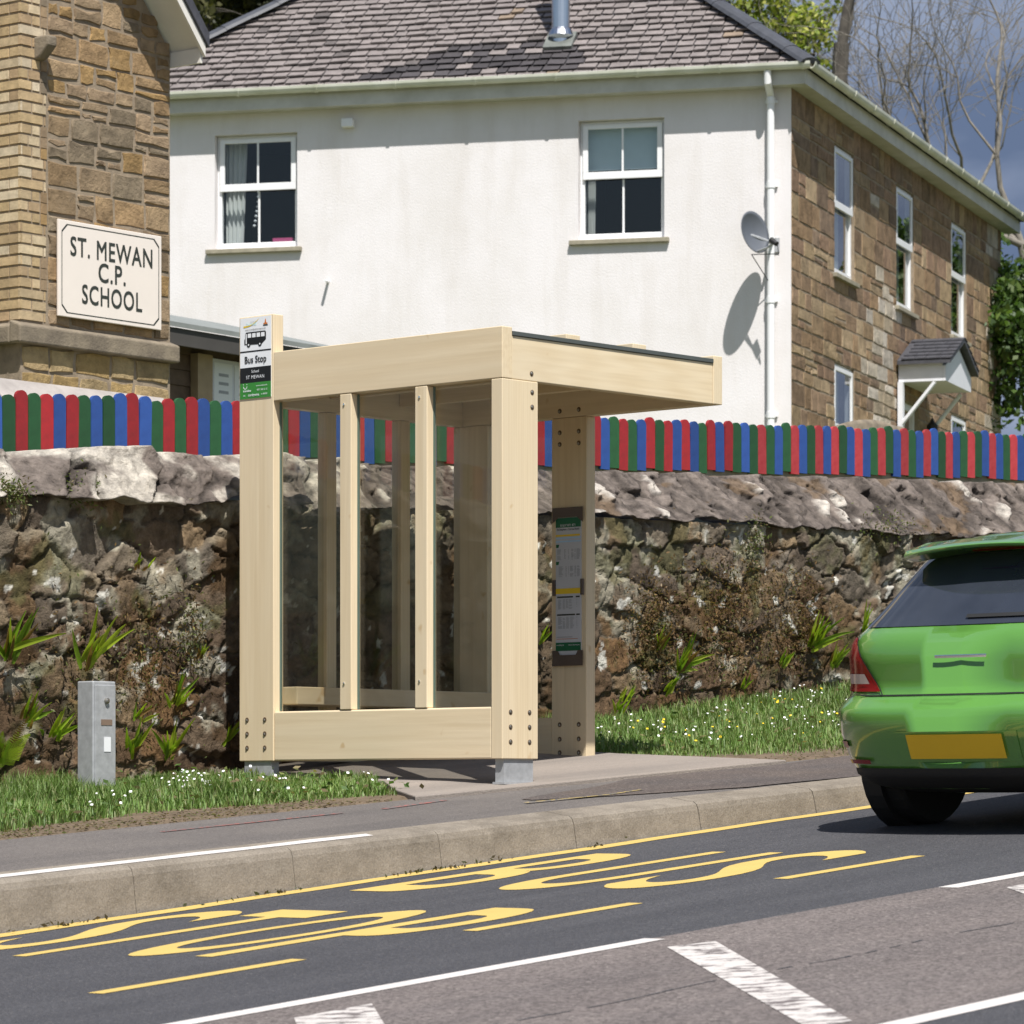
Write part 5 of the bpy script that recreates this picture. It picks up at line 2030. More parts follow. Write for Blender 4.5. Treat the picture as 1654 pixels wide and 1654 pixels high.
# ------------------------------------------------------------------ shed between school and house
GF = frame((-2.79, 30.0), rad(56))
shed = empty('timber_shed', (-2.79, 30.0, 2.3), 'dark timber clad lean-to shed with grey felt roof between school and house', 'shed')
GL = 2.5
mb = MB()
mb.prism([(-0.32, 3.76), (1.4, 4.16), (1.4, 4.20), (-0.32, 3.80)], lambda y, z: (-0.9, y, z), lambda y, z: (GL, y, z))
mb.build('roof', M['felt'], shed, GF)
mb = MB()
mb.box(-0.9, GL - 0.03, -0.30, -0.27, 3.62, 3.758)
mb.build('fascia', simple('dark_fascia', (0.06, 0.055, 0.05), 0.7), shed, GF)
mb = MB()
for i in range(12):
    z = 2.2 + i * 0.128
    mb.prism([(0.0, z), (-0.022, z), (-0.008, z + 0.125), (0.0, z + 0.125)], lambda y, z: (-0.9, y, z), lambda y, z: (GL, y, z))
mb.face([(-0.9, 0.001, 2.2), (GL, 0.001, 2.2), (GL, 0.001, 3.8), (-0.9, 0.001, 3.8)])
mb.face([(GL, 0.001, 2.2), (GL, 1.4, 2.2), (GL, 1.4, 4.1), (GL, 0.001, 3.75)])
mb.build('cladding', M['shed'], shed, GF)
a = hit(GF, 312, 600, -0.05)[0]
b = hit(GF, 336, 600, -0.05)[0]
mb = MB()
mb.box(a, b, -0.10, -0.023, 2.2, 3.62)
mb.build('post', M['shed_post'], shed, GF)
na = hit(GF, 345, 610, -0.06)
nb = hit(GF, 398, 640, -0.06)
brd = empty('notice_board', GF @ Vector(((na[0] + nb[0]) / 2, -0.06, nb[1])), 'white notice sheets pinned on the timber shed wall', 'notice board')
mb = MB()
mb.box(na[0] - 0.02, nb[0] + 0.12, -0.05, -0.024, nb[1] - 0.35, na[1] + 0.16)
mb.build('board', simple('pale_board', (0.66, 0.67, 0.72), 0.6, var=0.03), brd, GF)
for i in range(2):
    x = na[0] + 0.015 + i * 0.27
    mb = MB()
    mb.box(x, x + 0.24, -0.054, -0.051, na[1] - 0.22, na[1] + 0.13)
    sheet = mb.build('sheet', M['white'], brd, GF)
    mb = MB()
    for r in range(3):
        mb.face([(x + 0.06, -0.0546, na[1] + 0.02 - r * 0.07), (x + 0.19, -0.0546, na[1] + 0.02 - r * 0.07), (x + 0.19, -0.0546, na[1] + 0.045 - r * 0.07), (x + 0.06, -0.0546, na[1] + 0.045 - r * 0.07)])
    mb.build('print', M['grey'], sheet, GF, fix=False)

# low grey garden wall seen over the fence at the front of the house
gx = W(0, 0, 0)
g0 = Vector(((1345 - CX) / FPX * 34, 34, 0))
g1 = Vector(((1462 - CX) / FPX * 36, 36, 0))
mb = MB()
n = 14
vs, fs = [], []
for i in range(n + 1):
    t = i / n
    p = g0.lerp(g1, t)
    zt2 = (HZ - (688 - 12 * math.sin(math.pi * min(1, t * 1.1)))) * p.y / FPX
    for dy, zz_ in ((0, 2.2), (0, zt2 - 0.05), (0.08, zt2), (0.3, zt2), (0.38, 2.2)):
        vs.append((p.x, p.y + dy, zz_))
for i in range(n):
    for k in range(4):
        fs.append((i * 5 + k, i * 5 + k + 1, (i + 1) * 5 + k + 1, (i + 1) * 5 + k))
mb.mesh(vs, fs)
tag(mb.build('garden_wall', M['string'], None, smooth=True), 'low rounded grey garden wall in front of the stone house front', 'wall')


# ------------------------------------------------------------------ leaves and plants
def leaf_quads(cent, size, cols, rng, flat=0.0, aspect=1.6):
    n = len(cent)
    d = rng.normal(size=(n, 3))
    d /= np.linalg.norm(d, axis=1)[:, None]
    e = rng.normal(size=(n, 3))
    e[:, 2] *= (1 - flat)
    e -= d * (e * d).sum(1)[:, None]
    e /= np.linalg.norm(e, axis=1)[:, None] + 1e-9
    s = size * rng.uniform(0.6, 1.3, n)
    a = d * (s * aspect)[:, None] * 0.5
    b = e * s[:, None] * 0.5
    nrm_ = np.cross(d, e) * (s * 0.12)[:, None]
    V = np.stack([cent - a, cent + b + nrm_, cent + a, cent - b + nrm_], 1).reshape(-1, 3)
    F = np.arange(4 * n).reshape(n, 4)
    return V, F, cols


def foliage(name, blobs, n, size, pal_, parent, seed, mat=None):
    rng = np.random.default_rng(seed)
    w = np.array([b[3] ** 2 for b in blobs])
    idx = rng.choice(len(blobs), n, p=w / w.sum())
    B = np.array([b[:4] for b in blobs])
    d = rng.normal(size=(n, 3))
    d /= np.linalg.norm(d, axis=1)[:, None]
    r = B[idx, 3] * rng.uniform(0.25, 1.0, n) ** 0.45
    P = B[idx, :3] + d * r[:, None] * np.array((1, 1, 0.8))
    pl = np.array(pal_)
    ctone = rng.uniform(0.7, 1.3, len(blobs))
    C = pl[rng.integers(0, len(pl), n)] * (ctone[idx] * rng.uniform(0.75, 1.25, n))[:, None]
    V, F, C = leaf_quads(P, size, C, rng)
    return np_mesh(name, V, F, mat or M['leaf'], None, parent, None, False, C)


def branch_tree(mb, p, d, ln, r, depth, rng, spread=0.5, seg=4, bend=0.16, upb=0.05, tips=None, rmin=0.006, droop=0.0):
    pts = [p]
    dd = d.normalized()
    for i in range(seg):
        dd = (dd + Vector((rng.gauss(0, bend), rng.gauss(0, bend), rng.gauss(0, bend) + upb - droop))).normalized()
        pts.append(pts[-1] + dd * ln / seg)
    r1 = max(rmin, r * 0.62)
    mb.tube(pts, [r + (r1 - r) * i / seg for i in range(seg + 1)], 6 if r > 0.03 else 4, cap=False)
    if depth == 0:
        if tips is not None:
            tips.append(pts[-1])
        return
    nb = 3 if depth > 2 else rng.choice([2, 3, 3])
    for i in range(nb):
        t = pts[-1] if i == 0 else pts[rng.randint(max(1, seg - 2), seg)]
        if i > 0 and depth <= 3:
            t = pts[rng.randint(1, seg)]
        side = Vector((rng.gauss(0, 1), rng.gauss(0, 1), rng.gauss(0, 0.6)))
        nd = (dd + side.normalized() * (spread * (0.5 if i == 0 else rng.uniform(0.7, 1.4)))).normalized()
        branch_tree(mb, t, nd, ln * rng.uniform(0.62, 0.85), r1 * (0.95 if i == 0 else rng.uniform(0.5, 0.75)), depth - 1, rng, spread, seg, bend, upb, tips, rmin, droop)


def px_at(u, v, Y):
    return Vector(((u - CX) / FPX * Y, Y, (HZ - v) * Y / FPX))


def tree(name, label, base, h0, r0, first, depth, seed, mat, leafpal=None, nleaf=0, lsize=0.12, lrad=0.5, spread=0.55, bend=0.14, ln=3.0, lean=(0, 0, 1), rmin=0.006):
    rng = random.Random(seed)
    t = empty(name, base, label, 'tree', 'trees behind the house')
    mb = MB()
    tips = []
    top = base + Vector(lean).normalized() * h0
    mb.tube([base, base.lerp(top, 0.5) + Vector((rng.gauss(0, .08), 0, 0)), top], [r0 * 1.3, r0 * 1.1, r0], 9, cap=False)
    mb.build('trunk', mat, t, smooth=True, fix=False)
    mb = MB()
    for dvec in first:
        branch_tree(mb, top, Vector(dvec), ln, r0 * 0.72, depth, rng, spread, 4, bend, 0.03, tips, rmin)
    mb.build('limbs', mat, t, smooth=True, fix=False)
    if nleaf:
        blobs = [(p.x, p.y, p.z, lrad * rng.uniform(0.5, 1.2)) for p in tips]
        foliage('crown', blobs, nleaf, lsize, leafpal, t, seed)
    return t


yg = [(0.27, 0.31, 0.05), (0.33, 0.35, 0.07), (0.20, 0.26, 0.04), (0.36, 0.36, 0.09), (0.16, 0.20, 0.035)]
dg = [(0.045, 0.085, 0.02), (0.06, 0.11, 0.025), (0.085, 0.14, 0.035), (0.035, 0.065, 0.018), (0.11, 0.16, 0.04)]
ol = [(0.065, 0.068, 0.022), (0.09, 0.09, 0.03), (0.045, 0.05, 0.02), (0.12, 0.115, 0.04)]
tree('leafy_tree', 'yellow-green spring tree rising behind the right hip of the slate roof', px_at(1245, 900, 62), 7.3, 0.09,
     [(-0.6, 0.2, 0.9), (0.15, 0.1, 1), (0.45, -0.2, 0.7), (-0.15, -0.4, 0.9), (0.2, 0.4, 1), (-0.9, 0, 0.5)], 4, 3, M['bark'], yg, 3000, 0.075, 0.17, 0.55, 0.14, 0.85)
tree('bare_tree', 'dark ivy-clad trunk of a bare tree beyond the house corner', px_at(1338, 700, 60), 6.3, 0.13,
     [(0.10, 0.0, 1), (0.34, 0.2, 1)], 2, 12, M['bark'], None, 0, spread=0.4, bend=0.10, ln=1.8, lean=(0.035, 0, 1), rmin=0.007)
tree('bare_tree', 'large pale leafless tree with long arching branches at the right edge', px_at(1700, 800, 62), 4.2, 0.085,
     [(-0.9, 0.1, 0.9), (-0.35, -0.2, 1.0), (-0.6, 0.3, 0.9), (-1.0, -0.2, 0.55)], 5, 23, M['bark_pale'], None, 0, spread=0.62, bend=0.2, ln=2.1, lean=(-0.12, 0, 1), rmin=0.0045)
tree('bare_tree', 'thin leafless tree with fine twigs against the dark cloud above the gutter', px_at(1545, 800, 70), 5.0, 0.062,
     [(-0.5, 0.1, 1), (0.3, 0.2, 1), (-0.1, -0.3, 1), (-1.0, 0.2, 0.9)], 4, 34, M['bark_pale'], None, 0, spread=0.62, bend=0.2, ln=2.1, rmin=0.0055)
tree('evergreen_tree', 'dense dark green tree beside the far end of the stone house', px_at(1700, 760, 54), 0.8, 0.14,
     [(-0.25, 0.0, 1), (0.3, 0.2, 1), (0.0, -0.3, 1), (-0.5, 0.3, 0.6), (0.4, 0, 0.4), (-0.6, -0.3, 0.1), (0.1, -0.5, 0.3)], 4, 45, M['bark'], dg, 20000, 0.085, 0.36, 0.6, 0.14, 1.0)
tree('olive_tree', 'dull olive tree top between the school bargeboard and the slate roof', px_at(400, 700, 60), 4.7, 0.14,
     [(-0.4, 0.2, 1), (0.3, 0.1, 1), (0.1, -0.4, 1), (0.6, 0.3, 0.8), (-0.7, 0, 0.8)], 4, 56, M['bark'], ol, 22000, 0.10, 0.42, 0.55, 0.14, 1.5)


# grass -------------------------------------------------------------------
def blades(name, region, n, hrange, pal_, seed, mat):
    rng = np.random.default_rng(seed)
    P = []
    while len(P) < n:
        s, d, k = region(rng)
        if s is None:
            continue
        P.append((s, d, gz(s, d) - 0.006, k))
    P = np.array(P)
    h = rng.uniform(*hrange, n) * P[:, 3]
    w = rng.uniform(0.0018, 0.0045, n)
    ang = rng.uniform(0, 2 * np.pi, n)
    lean = rng.uniform(0.1, 0.8, n) * h
    base = np.stack([CR * P[:, 0] - SR * P[:, 1], SR * P[:, 0] + CR * P[:, 1], P[:, 2]], 1)
    ax = np.stack([np.cos(ang), np.sin(ang), 0 * ang], 1)
    ay = np.stack([-np.sin(ang), np.cos(ang), 0 * ang], 1)
    up = np.array((0, 0, 1.0))
    v0 = base - ay * w[:, None]
    v1 = base + ay * w[:, None]
    mid = base + ax * (lean * 0.35)[:, None] + up * (h * 0.6)[:, None]
    v2 = mid + ay * (w * 0.8)[:, None]
    v3 = mid - ay * (w * 0.8)[:, None]
    tip = base + ax * lean[:, None] + up * h[:, None]
    v4 = tip + ay * (w * 0.12)[:, None]
    v5 = tip - ay * (w * 0.12)[:, None]
    V = np.stack([v0, v1, v2, v3, v4, v5], 1).reshape(-1, 3)
    k = np.arange(n)[:, None] * 6
    F = np.concatenate([k + np.array([0, 1, 2, 3]), k + np.array([3, 2, 4, 5])], 1).reshape(-1, 4)
    pl = np.array(pal_)
    C = pl[rng.integers(0, len(pl), n)] * rng.uniform(0.7, 1.3, (n, 1))
    patch = fbm(P[:, 0] * 2.2, P[:, 1] * 2.2, 5)[:, None]
    C = C * (0.7 + 0.6 * patch)
    o = np_mesh(name, V, F, mat, None, None, None, False, np.repeat(C, 2, axis=0))
    return o


def reg_left(rng):
    s, d = rng.uniform(9.3, 14.2), rng.uniform(12.55, 14.80)
    front = 13.22 + 0.10 * math.sin(s * 3.3) + 0.06 * math.sin(s * 7.9)
    if s > 12.4:
        front -= 0.42 * min(1, (s - 12.4))
    if s > 13.40 + 0.35 * min(1, max(0, (d - 12.85) / 0.5)) + 0.05 * math.sin(d * 9):
        return None, 0, 0
    if s > 13.80:
        return None, 0, 0
    e = d - front
    if e < 0 and rng.random() > math.exp(e * 22) * 0.5:
        return None, 0, 0
    k = 0.55 + 0.65 * min(1, max(0, e) / 0.35)
    k *= 0.55 if s > 12.9 else 1.0
    k *= 0.6 + 0.7 * float(vnoise(np.array(s * 4), np.array(d * 4), 3))
    return s, d, k


def reg_right(rng):
    s, d = rng.uniform(15.55, 25.0), rng.uniform(12.5, 14.80)
    front = max(12.62, 13.42 - 0.55 * max(0, s - 15.6)) + 0.05 * math.sin(s * 4.1)
    e = d - front
    if e < 0 and rng.random() > math.exp(e * 16):
        return None, 0, 0
    if s < 15.75 and d > 13.3 and d < 14.5:
        return None, 0, 0
    k = 0.55 + 0.5 * min(1, max(0, e) / 0.6) + (0.5 if d > 14.35 else 0) * rng.random()
    k *= 0.7 + 0.6 * float(vnoise(np.array(s * 2.5), np.array(d * 3), 4))
    return s, d, k


gp = [(0.14, 0.235, 0.055), (0.17, 0.27, 0.07), (0.11, 0.19, 0.04), (0.20, 0.27, 0.085), (0.22, 0.24, 0.10)]
tag(blades('verge_grass', reg_left, 60000, (0.03, 0.12), gp, 1, M['grass']), 'rough green grass on the verge left of the shelter', 'grass', None, 'stuff')
tag(blades('bank_grass', reg_right, 85000, (0.02, 0.085), gp, 2, M['grass']), 'green grass on the bank right of the shelter', 'grass', None, 'stuff')


def reg_pad(rng):
    s, d = rng.uniform(12.95, 13.75), rng.uniform(12.35, 12.85)
    if d > 12.9 - 0.55 * (s - 12.95):
        return None, 0, 0
    return s, d, 0.6


def flower_set(name, spots, mat, r, label, seed, hh=(0.06, 0.12)):
    rng = np.random.default_rng(seed)
    V, F = [], []
    for (s, d, h) in spots:
        c = np.array(W(s, d, gz(s, d) + h))
        nv = np.array((rng.normal(0, .3), -0.6 + rng.normal(0, .3), 0.8))
        nv /= np.linalg.norm(nv)
        a = np.cross(nv, (1, 0, 0))
        a /= np.linalg.norm(a)
        b = np.cross(nv, a)
        k = len(V)
        rr = r * rng.uniform(0.7, 1.3)
        V.append(c + nv * 0.004)
        for i in range(8):
            w = 2 * math.pi * i / 8
            V.append(c + (a * math.cos(w) + b * math.sin(w)) * rr * (1.0 if i % 2 else 0.8))
        for i in range(8):
            F.append((k, k + 1 + i, k + 1 + (i + 1) % 8))
    o = np_mesh(name, np.array(V), np.array(F), mat)
    return tag(o, label, 'flowers', None, 'stuff')


fr2 = np.random.default_rng(77)
sp_w, sp_y = [], []
for (u, v, n, su, dmid) in ((320, 1275, 40, 26, 13.75), (452, 1273, 5, 4, 13.0), (425, 1266, 4, 6, 13.1), (185, 1295, 8, 15, 13.2), (585, 1272, 5, 8, 12.9)):
    s_, d_, _z = at_d(u, v, dmid)
    for i in range(n):
        sp_w.append((s_ + fr2.normal(0, su / 300.0), d_ + fr2.normal(0, 0.10), fr2.uniform(0.06, 0.14)))
for i in range(330):
    s_ = fr2.uniform(15.8, 22.5)
    d_ = fr2.uniform(12.9, 14.7)
    if float(vnoise(np.array(s_ * 1.5), np.array(d_ * 1.5), 8)) > 0.35:
        (sp_w if fr2.random() < 0.72 else sp_y).append((s_, d_, fr2.uniform(0.05, 0.11)))
flower_set('daisies', sp_w, M['petal'], 0.0075, 'small white daisies scattered through the verge grass', 3)
flower_set('dandelions', sp_y, M['petal_y'], 0.008, 'small yellow flowers dotted in the bank grass', 4)


def scatter(name, n, size, cols, spots, label, cat, seed, zo=0.006, flat=0.7, aspect=1.8):
    rng = np.random.default_rng(seed)
    P = []
    while len(P) < n:
        q = spots(rng)
        if q:
            P.append(tuple(W(q[0], q[1], gz(*q) + zo + abs(rng.normal(0, zo)))))
    P = np.array(P)
    C = np.array(cols)[rng.integers(0, len(cols), n)] * rng.uniform(0.6, 1.3, (n, 1))
    d = rng.normal(size=(n, 3)) * np.array((1, 1, 1 - flat))
    V, F, C = leaf_quads(P, size, C, rng, aspect=aspect)
    V = V.reshape(n, 4, 3)
    V[:, :, 2] = P[:, None, 2] + (V[:, :, 2] - P[:, None, 2]) * (1 - flat)
    return tag(np_mesh(name, V.reshape(-1, 3), F, M['leaf'], None, None, None, False, C), label, cat, None, 'stuff')


def spot_soil(rng):
    s, d = rng.uniform(9.4, 13.3), 12.44 + abs(rng.normal(0, 0.38))
    if d > 13.4 or (d < 12.5 and rng.random() < 0.6):
        return None
    if s > 12.9 and d > 12.42 + (13.3 - s) * 0.5:
        return None
    return s, d


def spot_soil_right(rng):
    s = rng.uniform(15.7, 23.0)
    return s, 12.46 + abs(rng.normal(0, 0.16))


def spot_weed(rng):
    q = reg_left(rng)
    return (q[0], q[1]) if q[0] is not None else None


def spot_weed_right(rng):
    q = reg_right(rng)
    return (q[0], q[1]) if q[0] is not None else None


lit = [(0.17, 0.12, 0.065), (0.10, 0.07, 0.04), (0.22, 0.17, 0.10), (0.07, 0.05, 0.03), (0.12, 0.14, 0.05)]
scatter('leaf_litter', 2600, 0.013, lit, spot_soil, 'dead leaves and crumbs of soil along the bare edge of the left verge', 'leaf litter', 61)
scatter('leaf_litter', 1300, 0.013, lit, spot_soil_right, 'dry brown scraps along the foot of the right-hand grass bank', 'leaf litter', 62)
wd = [(0.07, 0.13, 0.03), (0.10, 0.17, 0.04), (0.16, 0.19, 0.06), (0.20, 0.16, 0.08)]
scatter('verge_weeds', 1500, 0.024, wd, spot_weed, 'broad-leaved weeds mixed through the left verge', 'weeds', 63, 0.03, 0.4)
scatter('bank_weeds', 2200, 0.022, wd, spot_weed_right, 'broad-leaved weeds mixed through the right-hand bank', 'weeds', 64, 0.03, 0.4)


# ferns growing out of the wall ----------------------------------------------
def fern(u, v, size, n, label, seed, style='strap', d=14.76):
    rng = random.Random(seed)
    s, _, z = at_d(u, v, d)
    o = W(s, d, z)
    V, F, C = [], [], []
    out = -L3
    for i in range(n):
        a = rng.gauss(rng.choice([-0.15, 0.1]), 0.42)
        dirv = (UP * math.cos(a) * rng.uniform(0.8, 1.1) + R3 * math.sin(a) + out * rng.uniform(0.25, 0.8)).normalized()
        L_ = size * rng.uniform(0.35, 1.15)
        wmax = (0.015 if style == 'strap' else 0.04) * (size / 0.25) ** 0.5
        col = rng.choice([(0.34, 0.45, 0.03), (0.28, 0.42, 0.03), (0.40, 0.48, 0.06), (0.18, 0.30, 0.025), (0.24, 0.14, 0.05)])
        kf = rng.uniform(0.75, 1.2)
        col = [c * kf for c in col]
        side = dirv.cross(out).normalized()
        if side.length < 0.1:
            side = R3.copy()
        p = o + R3 * rng.gauss(0, 0.02) + UP * rng.gauss(0, 0.015)
        dcur = dirv
        m = 7
        pts_ = []
        for k in range(m + 1):
            t = k / m
            wv = wmax * math.sin(math.pi * min(1, 0.12 + 0.88 * t) ** 0.8) * (1 - 0.2 * t) + 0.002
            pts_.append((p.copy(), wv))
            p = p + dcur * (L_ / m)
            dcur = (dcur + Vector((0, 0, -0.05 * (0.4 + t))) + side * rng.gauss(0, 0.04)).normalized()
        if style == 'strap':
            b = len(V)
            for k, (q, wv) in enumerate(pts_):
                wav = UP * (0.004 * math.sin(k * 2.1 + i))
                V += [q - side * wv, q + out * (-wv * 0.5) + wav, q + side * wv]
            for k in range(m):
                for j in (0, 1):
                    F.append((b + 3 * k + j, b + 3 * k + j + 1, b + 3 * k + 4 + j, b + 3 * k + 3 + j))
                    C.append(col)
        else:
            for k in range(1, m * 3):
                t = k / (m * 3)
                f = t * m
                j = min(m - 1, int(f))
                q = pts_[j][0].lerp(pts_[j + 1][0], f - j)
                ll = wmax * 1.5 * (1 - t) + 0.006
                along = (pts_[j + 1][0] - pts_[j][0]).normalized()
                for sg2 in (-1, 1):
                    b = len(V)
                    tip = q + (side * sg2 + along * 0.5).normalized() * ll
                    V += [q, q + along * (L_ / m / 3 * 0.8), tip + along * 0.004, tip]
                    F.append((b, b + 1, b + 2, b + 3))
                    C.append(col)
    ob = np_mesh('fern', np.array([tuple(x) for x in V]), np.array(F), M['leaf'], None, None, None, False, np.array(C))
    return tag(ob, label, 'fern', 'ferns on the stone wall')


fern(12, 1062, 0.30, 16, 'bright strap-leaved fern at the left edge of the wall', 1)
fern(140, 1075, 0.30, 13, 'tall upright fern growing on the wall above the utility pillar', 2)
fern(283, 1140, 0.17, 14, 'bushy yellow-green fern in the wall left of the shelter post', 3)
fern(3, 1235, 0.28, 14, 'feathery fern low at the left edge of the verge', 4, 'feather', 14.4)
fern(88, 1192, 0.15, 11, 'small dark fern on the wall just left of the utility pillar', 5)
fern(272, 1222, 0.22, 14, 'sprawling fern low on the wall right of the utility pillar', 6)
fern(215, 1215, 0.17, 9, 'pale fern beside the right edge of the utility pillar', 7)
fern(322, 1058, 0.09, 8, 'tiny fern tuft high on the wall left of the shelter', 8)
fern(224, 1165, 0.10, 8, 'little fern on the wall level with the pillar top', 9)
fern(365, 1195, 0.13, 9, 'fern in the shadow at the foot of the sign post', 10)
fern(876, 1035, 0.12, 9, 'fern glimpsed between the two right-hand shelter posts', 11)
fern(1098, 1085, 0.24, 18, 'spiky fern on the wall right of the timetable post', 12)
fern(1008, 1128, 0.12, 8, 'small fern low on the wall nearest the timetable post', 13)
fern(998, 1150, 0.14, 8, 'pale fern in the long grass at the foot of the wall', 14)
fern(1312, 1045, 0.28, 26, 'broad fern on the wall just left of the green car', 15)
fern(1395, 1015, 0.20, 10, 'fern on the wall behind the left corner of the green car', 16)
fern(228, 920, 0.07, 7, 'tiny fern in a crack below the pale lichened stone', 17)
fern(1200, 1110, 0.10, 7, 'straggly fern between the wall foot and the brown moss', 18)


fern(1065, 1045, 0.15, 12, 'upright fern in the brown growth above the spiky fern', 19)
fern(1345, 1075, 0.20, 14, 'drooping fern low on the wall touching the left of the car', 20)
fern(1262, 1075, 0.13, 10, 'half-withered fern between the brown moss and the broad fern', 21)
fern(1075, 1120, 0.14, 10, 'fern tuft at the wall foot below the spiky fern', 22)
fern(45, 1165, 0.16, 12, 'fern between the wall edge and the small dark fern', 23)


def dry(u, v, su, sv, n, label, seed, cols, lift=0.025):
    rng = np.random.default_rng(seed)
    P = []
    for i in range(n):
        uu_, v_ = rng.normal(u, su), rng.normal(v, sv)
        s, d, z = at_d(uu_, v_, 14.79 - abs(rng.normal(0, lift)))
        P.append(tuple(W(s, d, z)))
    P = np.array(P)
    C = np.array(cols)[rng.integers(0, len(cols), n)] * rng.uniform(0.6, 1.3, (n, 1))
    V, F, C = leaf_quads(P, 0.010, C, rng, aspect=2.6)
    o = np_mesh('wall_plant', V, F, M['leaf'], None, None, None, False, C)
    return tag(o, label, 'wall plant', 'plants clinging to the wall', 'stuff')


bc = [(0.16, 0.095, 0.04), (0.11, 0.065, 0.03), (0.20, 0.13, 0.05), (0.10, 0.10, 0.03)]
gc = [(0.10, 0.13, 0.035), (0.14, 0.16, 0.05), (0.13, 0.10, 0.045)]
dry(1180, 985, 42, 55, 1900, 'brown withered plant mat hanging on the wall right of the shelter', 1, bc)
dry(1290, 1010, 30, 50, 1300, 'dry brown growth around the broad fern left of the car', 2, bc)
dry(1060, 1010, 24, 45, 1300, 'small brown plant mat on the wall beside the timetable post', 3, bc)
dry(135, 792, 16, 12, 420, 'green and brown tuft under the lichened coping slab', 4, gc)
dry(20, 795, 16, 12, 420, 'mossy tuft under the coping at the left edge', 5, gc)
dry(310, 1020, 14, 40, 420, 'trailing brown stems on the wall left of the sign post', 6, bc + gc)
dry(1225, 870, 10, 25, 240, 'thin green moss streak on the upper wall right of the shelter', 7, gc)
dry(1440, 850, 26, 14, 260, 'yellow-green moss on the coping above the green car', 8, gc)
dry(200, 1080, 95, 80, 900, 'scattered small green and brown leaves over the lower wall left of the shelter', 10, gc + bc)
dry(1130, 1080, 70, 35, 700, 'low mixed growth along the foot of the wall right of the shelter', 11, gc + bc)
dry(240, 1050, 20, 60, 380, 'sparse dead plant stems above the bushy yellow-green fern', 9, bc)

# weeds and grit lodged along the foot of the kerb
rng = np.random.default_rng(41)
P = []
for u0, v0, n in ((112, 1483, 90), (440, 1434, 60), (690, 1394, 110), (770, 1388, 70), (950, 1365, 30), (330, 1452, 25), (60, 1493, 30)):
    U = (u0 - CX) / FPX
    Y = 11.28 / (CR - SR * U)
    s0 = Y * (CR * U + SR)
    for i in range(n):
        s_ = s0 + rng.normal(0, 0.10)
        if rng.random() < 0.72:
            continue
        P.append(tuple(W(s_, 11.275 - abs(rng.normal(0, 0.03)), z_road(s_) + 0.004 + abs(rng.normal(0, 0.008)))))
P = np.array(P)
C = np.array([(0.05, 0.055, 0.02), (0.09, 0.065, 0.035), (0.06, 0.05, 0.03)])[rng.integers(0, 3, len(P))]
V, F, C = leaf_quads(P, 0.012, C, rng, aspect=2.0)
tag(np_mesh('kerb_weeds', V, F, M['leaf'], None, None, None, False, C), 'small dark weeds and grit lodged along the foot of the kerb', 'weeds', None, 'stuff')

# ------------------------------------------------------------------ green hatchback driving up the road
car_s, car_d = 13.67, 9.63
cz0 = z_road(car_s)
fwd = Vector((R3.x, R3.y, 0.0868)).normalized()
latr = -L3
upc = latr.cross(fwd).normalized()
CO = W(car_s, car_d, cz0)
CM = Matrix(((latr.x, fwd.x, upc.x, CO.x), (latr.y, fwd.y, upc.y, CO.y), (latr.z, fwd.z, upc.z, CO.z), (0, 0, 0, 1)))
car = empty('hatchback_car', CO, 'bright green hatchback driving away up the road at the right edge', 'car')
#        z     rear   front  half-width
rings = [(0.17, 0.36, 3.70, 0.68), (0.20, 0.22, 3.78, 0.755), (0.27, 0.09, 3.84, 0.810), (0.36, 0.045, 3.88, 0.838), (0.46, 0.012, 3.90, 0.854), (0.54, 0.0, 3.90, 0.862), (0.575, 0.008, 3.89, 0.862),
         (0.60, 0.04, 3.88, 0.858), (0.63, 0.085, 3.86, 0.848), (0.67, 0.105, 3.83, 0.840), (0.74, 0.10, 3.78, 0.834), (0.81, 0.095, 3.60, 0.826), (0.87, 0.112, 3.30, 0.812), (0.91, 0.14, 3.05, 0.792), (0.935, 0.175, 2.92, 0.770),
         (1.02, 0.255, 2.80, 0.725), (1.12, 0.345, 2.66, 0.685), (1.22, 0.435, 2.50, 0.645), (1.31, 0.515, 2.34, 0.605), (1.37, 0.58, 2.22, 0.565), (1.41, 0.65, 2.08, 0.505), (1.44, 0.77, 1.92, 0.42), (1.455, 0.97, 1.70, 0.30), (1.458, 1.25, 1.45, 0.12)]
for i_, r_ in enumerate(rings):
    if r_[0] > 0.935:
        rings[i_] = (0.935 + (r_[0] - 0.935) * 0.80,) + r_[1:]
NR = 96
EXY, EXX = 8.0, 8.0
BOW = 0.085


def ring_at(z):
    for a, b in zip(rings[:-1], rings[1:]):
        if a[0] <= z <= b[0]:
            t = (z - a[0]) / (b[0] - a[0])
            return [a[i] + (b[i] - a[i]) * t for i in range(4)]
    return list(rings[-1] if z > 1 else rings[0])


def body_pt(z, w, grow=0.0):
    _, yr, yf, hw = ring_at(z)
    yc, hl = (yr + yf) / 2, (yf - yr) / 2
    c, s_ = math.cos(w), math.sin(w)
    ex = 2 / EXY
    ey = 2 / EXX
    x = (hw + grow) * math.copysign(abs(c) ** ey, c)
    y = yc + (hl + grow) * math.copysign(abs(s_) ** ex, s_)
    if s_ < 0:
        y += BOW * (x / hw) ** 2 * min(1, -s_ * 2)
    return Vector((x, y, z))


def rear_pt(x, z, grow=0.0):
    """point of the tail at lateral offset x"""
    _, yr, yf, hw = ring_at(z)
    c = min(0.9999, abs(x) / (hw + grow)) ** (EXX / 2)
    s_ = -math.sqrt(max(0, 1 - c * c))
    yc, hl = (yr + yf) / 2, (yf - yr) / 2
    return Vector((x, yc - (hl + grow) * abs(s_) ** (2 / EXY) + BOW * (x / hw) ** 2 * min(1, -s_ * 2), z))


